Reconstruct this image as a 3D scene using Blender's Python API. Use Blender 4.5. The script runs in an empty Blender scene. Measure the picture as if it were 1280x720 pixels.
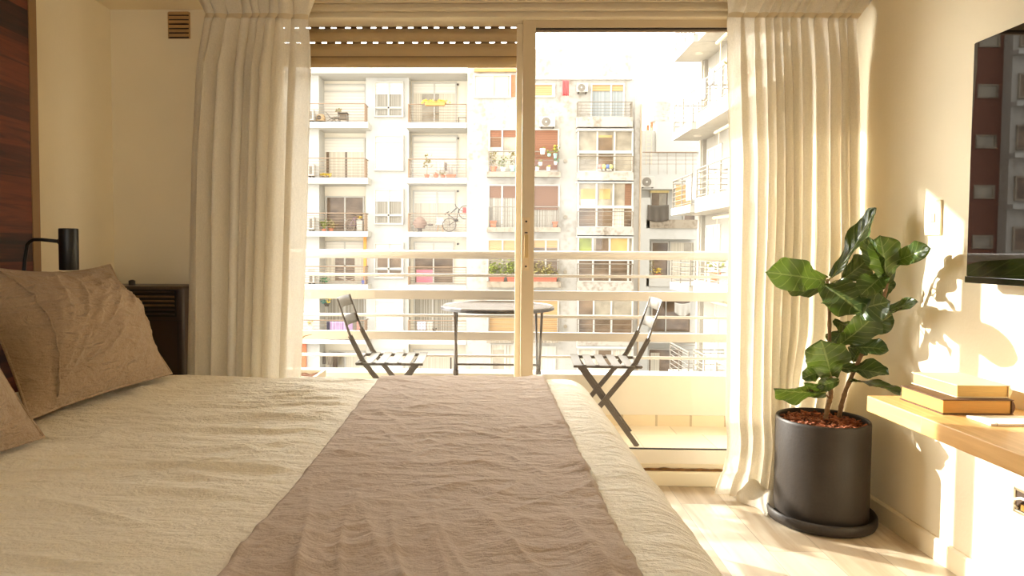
import bpy, math, random
from mathutils import Vector, Matrix, noise
R = math.radians
random.seed(7)
SC = bpy.context.scene
COL = SC.collection
# ------------------------------------------------------------------ camera
CAMZ = 1.11
YAW = R(1.4)          # the camera looks along the room, which is turned 1.4 degrees against the window wall
PITCH = R(2.33); ROLL = R(0.35)
LENS, SENS = 24.0, 36.0
SHX, SHY = 0.0289, -0.0117
MC = Matrix.Rotation(YAW, 3, 'Z') @ Matrix.Rotation(R(90) - PITCH, 3, 'X') @ Matrix.Rotation(ROLL, 3, 'Z')
CP = Vector((0, 0, CAMZ))
cd = bpy.data.cameras.new('camera'); cam = bpy.data.objects.new('camera', cd); COL.objects.link(cam)
cam.location = CP; cam.rotation_euler = MC.to_euler()
cd.lens = LENS; cd.sensor_width = SENS; cd.shift_x = SHX; cd.shift_y = SHY; cd.clip_start = 0.05; cd.clip_end = 400
SC.camera = cam

def ray(u, v):
    k = SENS / LENS
    return MC @ Vector((((u - 640) / 1280 + SHX) * k, ((360 - v) / 1280 + SHY) * k, -1))
def onY(u, v, Y):
    d = ray(u, v); return CP + d * (Y / d.y)
def onZ(u, v, z):
    d = ray(u, v); return CP + d * ((z - CAMZ) / d.z)
def onX(u, v, X):
    d = ray(u, v); return CP + d * (X / d.x)
RM = Matrix.Rotation(YAW, 3, 'Z'); RMI = RM.inverted()
def W(x, y, z=0.0):            # room coordinates -> world
    return RM @ Vector((x, y, z))
def rX(u, v, x):               # pixel -> room point on the plane room-x = x
    d = RMI @ ray(u, v); return CP + d * (x / d.x)
def rY(u, v, y):
    d = RMI @ ray(u, v); return CP + d * (y / d.y)
def rZ(u, v, z):
    d = RMI @ ray(u, v); return CP + d * ((z - CAMZ) / d.z)

# ------------------------------------------------------------------ objects
def lin(c):
    c = c / 255.0
    return c / 12.92 if c <= 0.04045 else ((c + 0.055) / 1.055) ** 2.4
def col(rgb):
    return (lin(rgb[0]), lin(rgb[1]), lin(rgb[2]), 1.0)

def root_matrix(p):
    m = Matrix.Identity(4)
    while p is not None:
        m = p.matrix_basis @ m; p = p.parent
    return m

class MB:
    def __init__(s): s.v = []; s.f = []
    def add(s, vs, fs):
        n = len(s.v); s.v += [Vector(p) for p in vs]; s.f += [tuple(i + n for i in f) for f in fs]; return s
    def box(s, x0, x1, y0, y1, z0, z1):
        if x0 > x1: x0, x1 = x1, x0
        if y0 > y1: y0, y1 = y1, y0
        if z0 > z1: z0, z1 = z1, z0
        return s.add([(x0,y0,z0),(x1,y0,z0),(x1,y1,z0),(x0,y1,z0),(x0,y0,z1),(x1,y0,z1),(x1,y1,z1),(x0,y1,z1)],
              [(0,3,2,1),(4,5,6,7),(0,1,5,4),(1,2,6,5),(2,3,7,6),(3,0,4,7)])
    def bar(s, a, b, w, t, up=(0,0,1)):        # rectangular bar a->b, w across, t along up
        a = Vector(a); b = Vector(b); d = (b - a).normalized(); up = Vector(up)
        if abs(d.dot(up)) > .98: up = Vector((1,0,0))
        e = d.cross(up).normalized() * (w / 2); g = e.cross(d).normalized() * (t / 2)
        vs = [a-e-g, a+e-g, a+e+g, a-e+g, b-e-g, b+e-g, b+e+g, b-e+g]
        return s.add(vs, [(0,1,2,3),(7,6,5,4),(0,4,5,1),(1,5,6,2),(2,6,7,3),(3,7,4,0)])
    def tube(s, pts, r, n=8, closed=False, cap=True):
        pts = [Vector(p) for p in pts]; m = len(pts)
        rs = r if isinstance(r, (list, tuple)) else [r] * m
        vs = []; prev = None
        for i, p in enumerate(pts):
            if closed: d = pts[(i+1) % m] - pts[i-1]
            else: d = pts[min(i+1, m-1)] - pts[max(i-1, 0)]
            d.normalize()
            if prev is None:
                e = d.cross(Vector((0,0,1)))
                if e.length < 1e-3: e = d.cross(Vector((1,0,0)))
            else:
                e = prev - d * prev.dot(d)
            e.normalize(); prev = e; g = d.cross(e)
            for k in range(n):
                a = 2 * math.pi * k / n; vs.append(p + (e * math.cos(a) + g * math.sin(a)) * rs[i])
        fs = []
        for i in range(m if closed else m - 1):
            for k in range(n):
                j = (i + 1) % m; l = (k + 1) % n
                fs.append((i*n+k, i*n+l, j*n+l, j*n+k))
        if cap and not closed:
            fs.append(tuple(range(n-1, -1, -1))); fs.append(tuple((m-1)*n + k for k in range(n)))
        return s.add(vs, fs)
    def lathe(s, prof, c=(0,0,0), n=24, axis='Z'):
        vs = []; c = Vector(c)
        for (r, z) in prof:
            for k in range(n):
                a = 2 * math.pi * k / n
                x, y = r * math.cos(a), r * math.sin(a)
                p = (x, y, z) if axis == 'Z' else (x, z, y) if axis == 'Y' else (z, x, y)
                vs.append(c + Vector(p))
        fs = []
        for i in range(len(prof) - 1):
            for k in range(n):
                l = (k + 1) % n; fs.append((i*n+k, i*n+l, (i+1)*n+l, (i+1)*n+k))
        m = len(prof)
        if prof[0][0] > 1e-5: fs.append(tuple(range(n-1, -1, -1)))
        if prof[-1][0] > 1e-5: fs.append(tuple((m-1)*n + k for k in range(n)))
        return s.add(vs, fs)
    def grid(s, fn, nu, nv):
        vs = [fn(i / nu, j / nv) for j in range(nv + 1) for i in range(nu + 1)]
        fs = [(j*(nu+1)+i, j*(nu+1)+i+1, (j+1)*(nu+1)+i+1, (j+1)*(nu+1)+i) for j in range(nv) for i in range(nu)]
        return s.add(vs, fs)
    def prism(s, poly, axis, a0, a1):          # polygon of 2-D points pushed along an axis
        n = len(poly); vs = []
        for a in (a0, a1):
            for p, q in poly:
                vs.append((a, p, q) if axis == 'X' else (p, a, q) if axis == 'Y' else (p, q, a))
        fs = [tuple(range(n-1, -1, -1)), tuple(range(n, 2*n))] + [(i, (i+1) % n, n + (i+1) % n, n + i) for i in range(n)]
        return s.add(vs, fs)
    def xform(s, M):
        s.v = [M @ p for p in s.v]; return s
    def build(s, name, mat, parent=None, smooth=False, bevel=0, world=True, sub=0, thick=0, seg=2):
        me = bpy.data.meshes.new(name)
        vs = s.v
        if parent is not None and world:
            inv = root_matrix(parent).inverted(); vs = [inv @ p for p in vs]
        me.from_pydata([tuple(p) for p in vs], [], s.f); me.update()
        mats = mat if isinstance(mat, (list, tuple)) else [mat]
        for m in mats: me.materials.append(m)
        if smooth:
            for p in me.polygons: p.use_smooth = True
        o = bpy.data.objects.new(name, me); COL.objects.link(o)
        if parent is not None: o.parent = parent
        if thick:
            k = o.modifiers.new('thickness', 'SOLIDIFY'); k.thickness = thick; k.offset = 0
        if sub:
            k = o.modifiers.new('sub', 'SUBSURF'); k.levels = sub; k.render_levels = sub
        if bevel:
            k = o.modifiers.new('bevel', 'BEVEL'); k.width = bevel; k.segments = seg; k.limit_method = 'ANGLE'; k.angle_limit = R(40)
            if not smooth:
                k.harden_normals = False
        return o

def tag(o, label, cat, group=None, kind=None):
    if label: o['label'] = label
    if cat: o['category'] = cat
    if group: o['group'] = group
    if kind: o['kind'] = kind
    return o
def thing(name, label, cat, loc=(0,0,0), rz=0.0, group=None, kind=None):
    o = bpy.data.objects.new(name, None); COL.objects.link(o)
    o.location = loc; o.rotation_euler = (0, 0, rz); o.empty_display_size = .1
    o.matrix_basis = Matrix.Translation(Vector(loc)) @ Matrix.Rotation(rz, 4, 'Z')
    return tag(o, label, cat, group, kind)
KIDS = {}
def children(o): return [c for c in COL.objects if c.parent is o]
def copy_tree(o, parent=None):
    c = o.copy(); COL.objects.link(c)
    if parent is not None: c.parent = parent
    for ch in children(o): copy_tree(ch, c)
    return c
def dup(o, loc, label, rz=None, group=None, sc=None):
    c = copy_tree(o); c.location = loc
    if rz is not None: c.rotation_euler = (0, 0, rz)
    if sc is not None: c.scale = sc
    c['label'] = label
    if group: c['group'] = group
    return c
def struct(o): o['kind'] = 'structure'; return o

# ------------------------------------------------------------------ materials
MATS = {}
def newmat(name):
    m = bpy.data.materials.new(name); m.use_nodes = True
    nt = m.node_tree; nt.nodes.clear()
    out = nt.nodes.new('ShaderNodeOutputMaterial')
    return m, nt, out
def node(nt, typ, ins=None, **props):
    n = nt.nodes.new(typ)
    for k, v in props.items(): setattr(n, k, v)
    for k, v in (ins or {}).items():
        if hasattr(v, 'is_output') or isinstance(v, bpy.types.NodeSocket): nt.links.new(v, n.inputs[k])
        else: n.inputs[k].default_value = v
    return n
def coords(nt, scale=(1,1,1), kind='Object', rot=(0,0,0)):
    t = node(nt, 'ShaderNodeTexCoord')
    return node(nt, 'ShaderNodeMapping', {'Vector': t.outputs[kind], 'Scale': scale, 'Rotation': rot}).outputs[0]
def mixc(nt, fac, a, b, blend='MIX'):
    n = node(nt, 'ShaderNodeMix', data_type='RGBA', blend_type=blend)
    for i, x in ((0, fac), (6, a), (7, b)):
        if isinstance(x, bpy.types.NodeSocket): nt.links.new(x, n.inputs[i])
        else: n.inputs[i].default_value = x
    return n.outputs[2]
def ramp(nt, fac, stops):
    n = node(nt, 'ShaderNodeValToRGB'); nt.links.new(fac, n.inputs[0])
    e = n.color_ramp.elements
    while len(e) < len(stops): e.new(.5)
    for el, (p, c) in zip(e, stops): el.position = p; el.color = c
    return n.outputs[0]
def mat(name, rgb, rough=.6, var=.06, scale=8, bump=0.0, bscale=60, metal=0.0, spec=.5, stretch=(1,1,1), kind='Object', coat=0):
    if name in MATS: return MATS[name]
    m, nt, out = newmat(name)
    v = coords(nt, stretch, kind)
    nz = node(nt, 'ShaderNodeTexNoise', {'Vector': v, 'Scale': scale, 'Detail': 4.0}).outputs['Fac']
    c = col(rgb); a = tuple(x * (1 - var) for x in c[:3]) + (1,); b = tuple(min(1, x * (1 + var)) for x in c[:3]) + (1,)
    cc = ramp(nt, nz, [(.3, a), (.7, b)])
    p = node(nt, 'ShaderNodeBsdfPrincipled', {'Base Color': cc, 'Roughness': rough, 'Metallic': metal, 'Specular IOR Level': spec})
    if coat: p.inputs['Coat Weight'].default_value = coat
    if bump:
        bn = node(nt, 'ShaderNodeTexNoise', {'Vector': v, 'Scale': bscale, 'Detail': 5.0}).outputs['Fac']
        bp = node(nt, 'ShaderNodeBump', {'Height': bn, 'Strength': bump, 'Distance': .01})
        nt.links.new(bp.outputs[0], p.inputs['Normal'])
    nt.links.new(p.outputs[0], out.inputs[0])
    MATS[name] = m; return m
def glass(name, tint=(1,1,1), ior=1.35):
    if name in MATS: return MATS[name]
    m, nt, out = newmat(name)
    fc = node(nt, 'ShaderNodeLayerWeight', {'Blend': .5}).outputs['Facing']
    p5 = node(nt, 'ShaderNodeMath', {0: fc, 1: 5.0}, operation='POWER').outputs[0]
    r0 = ((ior - 1) / (ior + 1)) ** 2
    f = node(nt, 'ShaderNodeMath', {0: p5, 1: 1 - r0, 2: r0}, operation='MULTIPLY_ADD').outputs[0]
    t = node(nt, 'ShaderNodeBsdfTransparent', {'Color': tint + (1,)}).outputs[0]
    g = node(nt, 'ShaderNodeBsdfGlossy', {'Roughness': 0.0, 'Color': (1,1,1,1)}).outputs[0]
    mx = node(nt, 'ShaderNodeMixShader', {0: f}); nt.links.new(t, mx.inputs[1]); nt.links.new(g, mx.inputs[2])
    nt.links.new(mx.outputs[0], out.inputs[0]); MATS[name] = m; return m
def cloth(name, rgb, trans=.45, clear=.0, weave=400, bump=.15, wr=None, rough=.9, var=.05):
    """woven cloth: diffuse and translucent light, a little open weave; wr = (stretch, scale, strength) wrinkle bump"""
    if name in MATS: return MATS[name]
    m, nt, out = newmat(name)
    v = coords(nt)
    w1 = node(nt, 'ShaderNodeTexNoise', {'Vector': coords(nt, (weave, weave * .25, weave * .25)), 'Scale': 1.0, 'Detail': 2.0}).outputs['Fac']
    w2 = node(nt, 'ShaderNodeTexNoise', {'Vector': coords(nt, (weave * .25, weave, weave)), 'Scale': 1.0, 'Detail': 2.0}).outputs['Fac']
    ws = node(nt, 'ShaderNodeMath', {0: w1, 1: w2}, operation='ADD').outputs[0]
    c = col(rgb); a = tuple(x * (1 - var * 2) for x in c[:3]) + (1,); b = tuple(min(1, x * (1 + var)) for x in c[:3]) + (1,)
    half = node(nt, 'ShaderNodeMath', {0: ws, 1: .5}, operation='MULTIPLY').outputs[0]
    cc = ramp(nt, half, [(.35, a), (.65, b)])
    h = node(nt, 'ShaderNodeMath', {0: half, 1: .05 if wr else 1.0}, operation='MULTIPLY').outputs[0]
    if wr:
        for (st, sc_, amt, rt) in wr:
            n2 = node(nt, 'ShaderNodeTexNoise', {'Vector': coords(nt, st, rot=(0, 0, rt)), 'Scale': sc_, 'Detail': 5.0, 'Roughness': .55, 'Distortion': .6}).outputs['Fac']
            k = node(nt, 'ShaderNodeMath', {0: n2, 1: amt}, operation='MULTIPLY').outputs[0]
            h = node(nt, 'ShaderNodeMath', {0: h, 1: k}, operation='ADD').outputs[0]
    bp = node(nt, 'ShaderNodeBump', {'Height': h, 'Strength': bump, 'Distance': .045 if wr else .004}).outputs[0]
    d = node(nt, 'ShaderNodeBsdfPrincipled', {'Base Color': cc, 'Roughness': rough, 'Normal': bp, 'Specular IOR Level': .2, 'Sheen Weight': .15}).outputs[0]
    sh = d
    if trans:
        t = node(nt, 'ShaderNodeBsdfTranslucent', {'Color': cc, 'Normal': bp}).outputs[0]
        mx = node(nt, 'ShaderNodeMixShader', {0: trans}); nt.links.new(d, mx.inputs[1]); nt.links.new(t, mx.inputs[2]); sh = mx.outputs[0]
    if clear:
        t = node(nt, 'ShaderNodeBsdfTransparent').outputs[0]
        mx = node(nt, 'ShaderNodeMixShader', {0: clear}); nt.links.new(sh, mx.inputs[1]); nt.links.new(t, mx.inputs[2]); sh = mx.outputs[0]
    nt.links.new(sh, out.inputs[0]); MATS[name] = m; return m
def planks(name, cols, wid, length, grain=(1,1,1), rough=.45, gap=.03, swap=False, kind='Object', gapcol=.35, perm=None, bump=.1):
    """boards with their own tone each and grain along the length; rows run along x (or y when swap)"""
    if name in MATS: return MATS[name]
    m, nt, out = newmat(name)
    t = node(nt, 'ShaderNodeTexCoord').outputs[kind]
    if perm:
        sp = node(nt, 'ShaderNodeSeparateXYZ', {0: t}); cb = node(nt, 'ShaderNodeCombineXYZ')
        for i, k in enumerate(perm): nt.links.new(sp.outputs[k], cb.inputs[i])
        t = cb.outputs[0]
    mp = node(nt, 'ShaderNodeMapping', {'Vector': t, 'Rotation': (0, 0, R(90) if swap else 0)}).outputs[0]
    br = node(nt, 'ShaderNodeTexBrick', {'Vector': mp, 'Color1': (0,0,0,1), 'Color2': (1,1,1,1), 'Mortar': (.5,.5,.5,1), 'Scale': 1.0, 'Mortar Size': gap * wid * .5, 'Mortar Smooth': .1, 'Bias': 0.0, 'Brick Width': length, 'Row Height': wid}, offset=.37)
    g = node(nt, 'ShaderNodeTexNoise', {'Vector': node(nt, 'ShaderNodeMapping', {'Vector': mp, 'Scale': grain}).outputs[0], 'Scale': 1.0, 'Detail': 6.0, 'Distortion': .8}).outputs['Fac']
    gm = node(nt, 'ShaderNodeMath', {0: node(nt, 'ShaderNodeMath', {0: g, 1: .5}, operation='SUBTRACT').outputs[0], 1: 1.1}, operation='MULTIPLY').outputs[0]
    bw = node(nt, 'ShaderNodeRGBToBW', {0: br.outputs['Color']}).outputs[0]
    s = node(nt, 'ShaderNodeMath', {0: bw, 1: gm}, operation='ADD').outputs[0]
    n = len(cols)
    cc = ramp(nt, s, [(i / (n - 1), col(c)) for i, c in enumerate(cols)])
    dk = mixc(nt, 1.0, cc, (gapcol, gapcol, gapcol, 1), 'MULTIPLY')
    cc = mixc(nt, br.outputs['Fac'], cc, dk)
    bp = node(nt, 'ShaderNodeBump', {'Height': g, 'Strength': bump, 'Distance': .004}).outputs[0]
    p = node(nt, 'ShaderNodeBsdfPrincipled', {'Base Color': cc, 'Roughness': rough, 'Normal': bp}).outputs[0]
    nt.links.new(p, out.inputs[0]); MATS[name] = m; return m
SKY = 2.0; SUNE = 7.5; EXPO = 0.74
GLOW, GLOWN = 6.5, 2.0
RX, RZ0, RZ1 = 1.3, 1.1, 2.3
# ================================================================== light
wd = bpy.data.worlds.new('sky'); SC.world = wd; wd.use_nodes = True
nt = wd.node_tree; nt.nodes.clear()
SUN = Vector((.58, -.36, -.234)).normalized()
# hazy sky, much brighter around the low sun than on the far side
tcw = node(nt, 'ShaderNodeTexCoord').outputs['Generated']
dt = node(nt, 'ShaderNodeVectorMath', {0: tcw, 1: tuple(-SUN)}, operation='DOT_PRODUCT').outputs['Value']
dm = node(nt, 'ShaderNodeMath', {0: dt, 1: 0.0}, operation='MAXIMUM').outputs[0]
dp = node(nt, 'ShaderNodeMath', {0: dm, 1: GLOWN}, operation='POWER').outputs[0]
st = node(nt, 'ShaderNodeMath', {0: dp, 1: GLOW * SKY, 2: SKY}, operation='MULTIPLY_ADD').outputs[0]
bg = node(nt, 'ShaderNodeBackground', {'Color': (1.0, .988, .935, 1), 'Strength': st})
wo = node(nt, 'ShaderNodeOutputWorld'); nt.links.new(bg.outputs[0], wo.inputs[0])
sd = bpy.data.lights.new('sun', 'SUN'); so = bpy.data.objects.new('sun', sd); COL.objects.link(so)
sd.energy = SUNE; sd.color = (1.0, .965, .87); sd.angle = R(.53)
so.rotation_euler = SUN.to_track_quat('-Z', 'Y').to_euler(); so.location = (-6, 9, 6)
SC.view_settings.view_transform = 'Standard'; SC.view_settings.look = 'None'
SC.view_settings.exposure = EXPO; SC.view_settings.gamma = 1.0; SC.view_settings.use_curve_mapping = False
SC.cycles.use_denoising = True
SC.cycles.max_bounces = 12; SC.cycles.diffuse_bounces = 6; SC.cycles.transparent_max_bounces = 24; SC.cycles.caustics_reflective = False
SC.cycles.sample_clamp_indirect = 6.0

# ================================================================== the room shell
def room(mb): return mb.xform(RM)
WALL = mat('cream_plaster', (239, 227, 199), .85, .025, 3, .08, 90)
CEIL = mat('ceiling_paint', (240, 226, 196), .9, .02, 3)
TRIMW = mat('trim_paint', (236, 222, 190), .5, .02, 6)
ALU = mat('beige_aluminium', (205, 186, 152), .38, .02, 12, metal=.0)
ALUL = mat('light_aluminium', (226, 212, 184), .35, .02, 12)
RUB = mat('dark_gasket', (52, 42, 32), .6, .05, 20)
XR, XL, YB = 1.645, -1.75, -2.6
XW0, XW1 = -1.13, 1.42          # window opening (world x)
YW = 3.2                       # inner face of the window wall (world y)
ZH = 2.285                     # head of the opening
FLOOR = planks('floor_boards', [(168,148,122), (190,172,146), (200,184,160), (210,198,176), (182,162,134)], .2, 1.25, (2.0, 16, 1), .42, .014, True, bump=.12, gapcol=.55)
o = struct(room(MB().box(-2.0, 1.85, YB - .1, 3.2, -.12, 0)).build('floor', FLOOR))
struct(room(MB().box(-2.0, 1.85, YB - .1, 2.62, 2.45, 2.55).box(-2.0, 1.85, 2.62, 3.5, 2.70, 2.8).box(-2.0, 1.85, 2.57, 2.62, 2.45, 2.8)).build('ceiling', CEIL))
struct(room(MB().box(XR, XR + .2, YB, 3.42, -.1, 2.8)).build('wall_right', WALL))
struct(room(MB().box(XL - .2, XL, YB, 3.42, -.1, 2.8)).build('wall_left', WALL))
# wall behind the photographer, with an unseen opening added to let in fill light
struct(room(MB().box(XL, -RX, YB - .15, YB, 0, 2.45).box(RX, XR, YB - .15, YB, 0, 2.45).box(-RX, RX, YB - .15, YB, 0, RZ0).box(-RX, RX, YB - .15, YB, RZ1, 2.45)).build('wall_rear', WALL))
struct(MB().box(-2.1, XW0, YW, YW + .2, -.1, 2.8).box(XW1, 1.9, YW, YW + .2, -.1, 2.8).box(XW0, XW1, YW, YW + .2, ZH, 2.8).box(XW0, XW1, YW - .0, YW + .2, -.1, .06).build('wall_front', WALL))
# dropped soffit over the heater corner
struct(room(MB().box(XL, -.9, 2.96, 3.26, 2.215, 2.7)).build('ceiling_soffit', CEIL))
struct(room(MB().prism([(XR, 0), (XR, .082), (XR - .008, .082), (XR - .014, .074), (XR - .014, 0)], 'Y', YB, 3.26).xform(Matrix.Identity(3))).build('baseboard_right', TRIMW))
struct(room(MB().prism([(XL, 0), (XL, .082), (XL + .008, .082), (XL + .014, .074), (XL + .014, 0)], 'Y', YB, 3.2)).build('baseboard_left', TRIMW))
# raised curb under the sliding door
struct(MB().box(-1.6, 1.62, YW - .025, YW + .03, 0, .068).build('baseboard_front', mat('curb_paint', (242, 232, 206), .5, .03, 8), bevel=.004))

# ---------------------------------------------------------------- sliding window
win = thing('window_1', 'wide beige aluminium sliding balcony door with roller shutter', 'window', (0.16, YW + .05, .06), 0, kind='structure')
def ZV(v, Y, u=640): return onY(u, v, Y).z
def XU(u, Y, v=330): return onY(u, v, Y).x
Yf = YW - .02
fr = MB()
fr.box(XW0, XW0 + .05, YW - .01, YW + .14, .06, ZH).box(XW1 - .05, XW1, YW - .01, YW + .14, .06, ZH)
# stepped head profile
zs = [ZV(v, Yf) for v in (-9, 2.8, 4.5, 11, 14.5, 19.8, 22.6)]
fr.box(XW0, XW1, YW - .030, YW + .095, zs[1], zs[0] + .02)
fr.box(XW0, XW1, YW - .040, YW + .095, zs[2], zs[1])
fr.box(XW0, XW1, YW - .022, YW + .095, zs[3], zs[2])
fr.box(XW0, XW1, YW - .040, YW + .095, zs[4], zs[3])
fr.box(XW0, XW1, YW - .018, YW + .095, zs[5], zs[4])
fr.box(XW0, XW1, YW - .030, YW + .095, zs[6], zs[5])
fr.box(XW0, XW1, YW + .095, YW + .14, 2.225, zs[0] + .02)
# sill track with ribs
zt = .165
fr.box(XW0, XW1, YW - .005, YW + .15, .066, .078)
for dy in (.0, .05, .10, .14): fr.box(XW0, XW1, YW + dy, YW + dy + .006, .078, .10)
fr.build('window_frame', ALUL, win, bevel=.0015)
dirt = MB().grid(lambda a, b: Vector((XW0 + (XW1 - XW0) * a, YW - .007,   .0665 + b * (.015 + .007 * noise.noise(Vector((a * 46, 0, 3)))))), 160, 1)
dirt.build('dirt_line', mat('brown_grime', (120, 84, 44), .9, .3, 40), win, thick=.002)
def sash(x0, x1, y0, y1, ztop, zbot, zgt, zgb, sl, sr, mt):
    z0 = zbot
    m = MB().box(x0, x0 + sl, y0, y1, z0, ztop).box(x1 - sr, x1, y0, y1, z0, ztop)
    m.box(x0 + sl, x1 - sr, y0, y1, zgt, ztop)
    o = m.build('sash', mt, win, bevel=.002)
    MB().box(x0 + sl, x1 - sr, y0, y1, z0, zgb).build('bottom_rail', mat('pale_rail', (236, 228, 212), .4, .02, 10), o, bevel=.002)
    MB().box(x0 + sl, x1 - sr, (y0 + y1) / 2 - .003, (y0 + y1) / 2 + .003, zgb, zgt).build('glass_pane', glass('window_glass'), o)
    ga = MB()
    ga.box(x0 + sl, x1 - sr, y0 + .006, y0 + .012, zgt - .007, zgt).box(x0 + sl, x1 - sr, y0 + .004, y0 + .012, zgb, zgb + .006)
    ga.build('gasket', RUB, o)
    return o
YR = YW + .005
pr0, pr1 = onY(652, 250, YR).x, onY(668, 250, YR).x
zr_top, zr_g = ZV(22.6, YR, 790), ZV(34.2, YR, 790)
zr_gb, zr_b = ZV(562.5, YR, 850), ZV(583.5, YR, 850)
s1 = sash(pr0, XW1 - .03, YR, YR + .035, zr_top, zr_b, zr_g, zr_gb, pr1 - pr0, .06, ALU)
MB().box(pr1, XW1 - .09, YR + .012, YR + .03, ZV(38.3, YR, 790), zr_g - .004).build('bead', mat('taupe_bead', (150, 128, 104), .5, .03), s1)
# latch recessed in the meeting stile
lp = onY(657.5, 305, YR)
lt = MB().box(lp.x - .017, lp.x + .017, YR - .004, YR + .001, lp.z - .124, lp.z + .124).build('latch_plate', mat('latch_plate', (214, 190, 148), .4, .02), s1, bevel=.002)
MB().box(lp.x - .0085, lp.x + .0085, YR - .012, YR - .003, lp.z - .065, lp.z + .045).build('latch_handle', mat('latch_brass', (196, 164, 104), .35, .04), s1, bevel=.003)
MB().lathe([(.0, -.006), (.005, -.006), (.005, 0)], (lp.x, YR - .001, lp.z + .105), 12, 'Y').lathe([(.0, -.006), (.005, -.006), (.005, 0)], (lp.x, YR - .001, lp.z - .105), 12, 'Y').box(lp.x - .007, lp.x + .007, YR - .0055, YR - .003, lp.z + .05, lp.z + .056).build('latch_screw', RUB, s1)
YL = YW + .055
pl1 = onY(652.5, 250, YL).x; pl0 = onY(644.5, 250, YL).x
s2 = sash(XW0 + .03, pl1 + .02, YL, YL + .035, ZV(22.6, YL, 500), .085, ZV(26.6, YL, 500), .19, .06, pl1 + .02 - pl0, ALUL)
# roller shutter outside the left half: slats with rows of light slots between them
YS = YW + .13
SH = mat('shutter_slat', (188, 160, 114), .5, .03, 10)
SHD = mat('shutter_joint', (120, 92, 58), .6, .05, 10)
sx0, sx1 = XW0 + .02, pl0 + .02
sh = bpy.data.objects.new('roller_shutter', None)
zz = [ZV(v, YS, 510) for v in (10, 33.6, 36.4, 52.3, 55.0, 70.3, 71.8, 84.6)]
shm = MB()
def slat(z0, z1):
    pr = [(YS, z0), (YS, z1)]
    n = 6
    back = [(YS - .010 * math.sin(math.pi * i / n) - .002, z1 + (z0 - z1) * i / n) for i in range(n + 1)]
    shm.prism([(YS + .004, z0), (YS + .004, z1)] + back, 'X', sx0, sx1)
slat(zz[1], zz[0]); slat(zz[3], zz[2]); slat(zz[5], zz[4]); slat(zz[7], zz[6])
shp = shm.build('roller_shutter', SH, win)
jn = MB()
random.seed(5)
for (za, zb, st) in ((zz[2], zz[1], 399), (zz[4], zz[3], 387)):
    zm = (za + zb) / 2
    jn.box(sx0, sx1, YS - .002, YS + .003, za - .001, zm - .0022) ; jn.box(sx0, sx1, YS - .002, YS + .003, zm + .0042, zb + .001)
    x = sx0; u = st - 15.6 * 8; k = 0
    while True:
        xa = onY(u, 45, YS).x; w = .0125
        if xa - w > x:
            jn.box(x, min(xa - w, sx1), YS - .002, YS + .003, zm - .0022, zm + .0042)
        x = xa + w; u += 17.5 if k % 2 else 14.6; k += 1
        if x > sx1: break
jn.box(sx0, sx1, YS - .001, YS + .003, zz[6] - .002, zz[5] + .002)
jn.build('slot_strip', SHD, shp)

# ================================================================== balcony
ZB = .024
TILE = planks('balcony_tile', [(196,176,140), (206,188,156), (212,196,164)], .40, .40, (3, 3, 1), .55, .02, False, gapcol=.72, bump=.03)
struct(MB().box(-3.2, 3.2, YW + .2, 4.45, -.15, ZB).build('floor_balcony', TILE))
YP = 4.19
zp = ZV(469.5, YP, 850)
PAINT = mat('balcony_paint', (204, 195, 178), .8, .03, 4, .05, 60)
struct(MB().box(-3.2, 3.2, YP, 4.34, ZB, zp).build('wall_balcony', PAINT, bevel=.006))
TSK = planks('skirting_tile', [(202,182,148), (210,192,158)], .5, .21, (3, 3, 1), .5, .03, False, perm=(0, 2, 1), gapcol=.6, bump=.02)
struct(MB().box(-3.2, 3.2, YP - .01, YP, ZB, ZV(519, YP, 850)).build('baseboard_balcony', TSK))
struct(MB().box(-3.2, 3.2, YW + .2, 4.505, 2.58, 2.75).build('ceiling_balcony', PAINT))
YRl = 4.27
br = thing('balcony_railing', 'cream horizontal bar railing on the low balcony wall', 'railing', (0, YRl, zp))
RAIL = mat('railing_paint', (174, 165, 154), .45, .02, 6)
def vz(v): return ZV(v, YRl, 640)
hz0, hz1 = vz(324), vz(313.2)
MB().tube([(-2.9, YRl, (hz0 + hz1) / 2), (2.9, YRl, (hz0 + hz1) / 2)], (hz1 - hz0) / 2, 16).build('handrail', RAIL, br, smooth=True)
for a, b in ((363.2, 375), (415, 425.6)):
    MB().box(-2.9, 2.9, YRl - .012, YRl + .012, vz(b), vz(a)).build('flat_bar', RAIL, br, bevel=.003)
for v in (344.6, 395.2, 445.6):
    z = vz(v); MB().tube([(-2.9, YRl, z), (2.9, YRl, z)], .0098, 10).build('round_bar', RAIL, br, smooth=True)
for x in (-2.6, 2.6):
    MB().box(x - .03, x + .03, YRl - .03, YRl + .03, zp, hz0).build('post', RAIL, br, bevel=.003)

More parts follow.
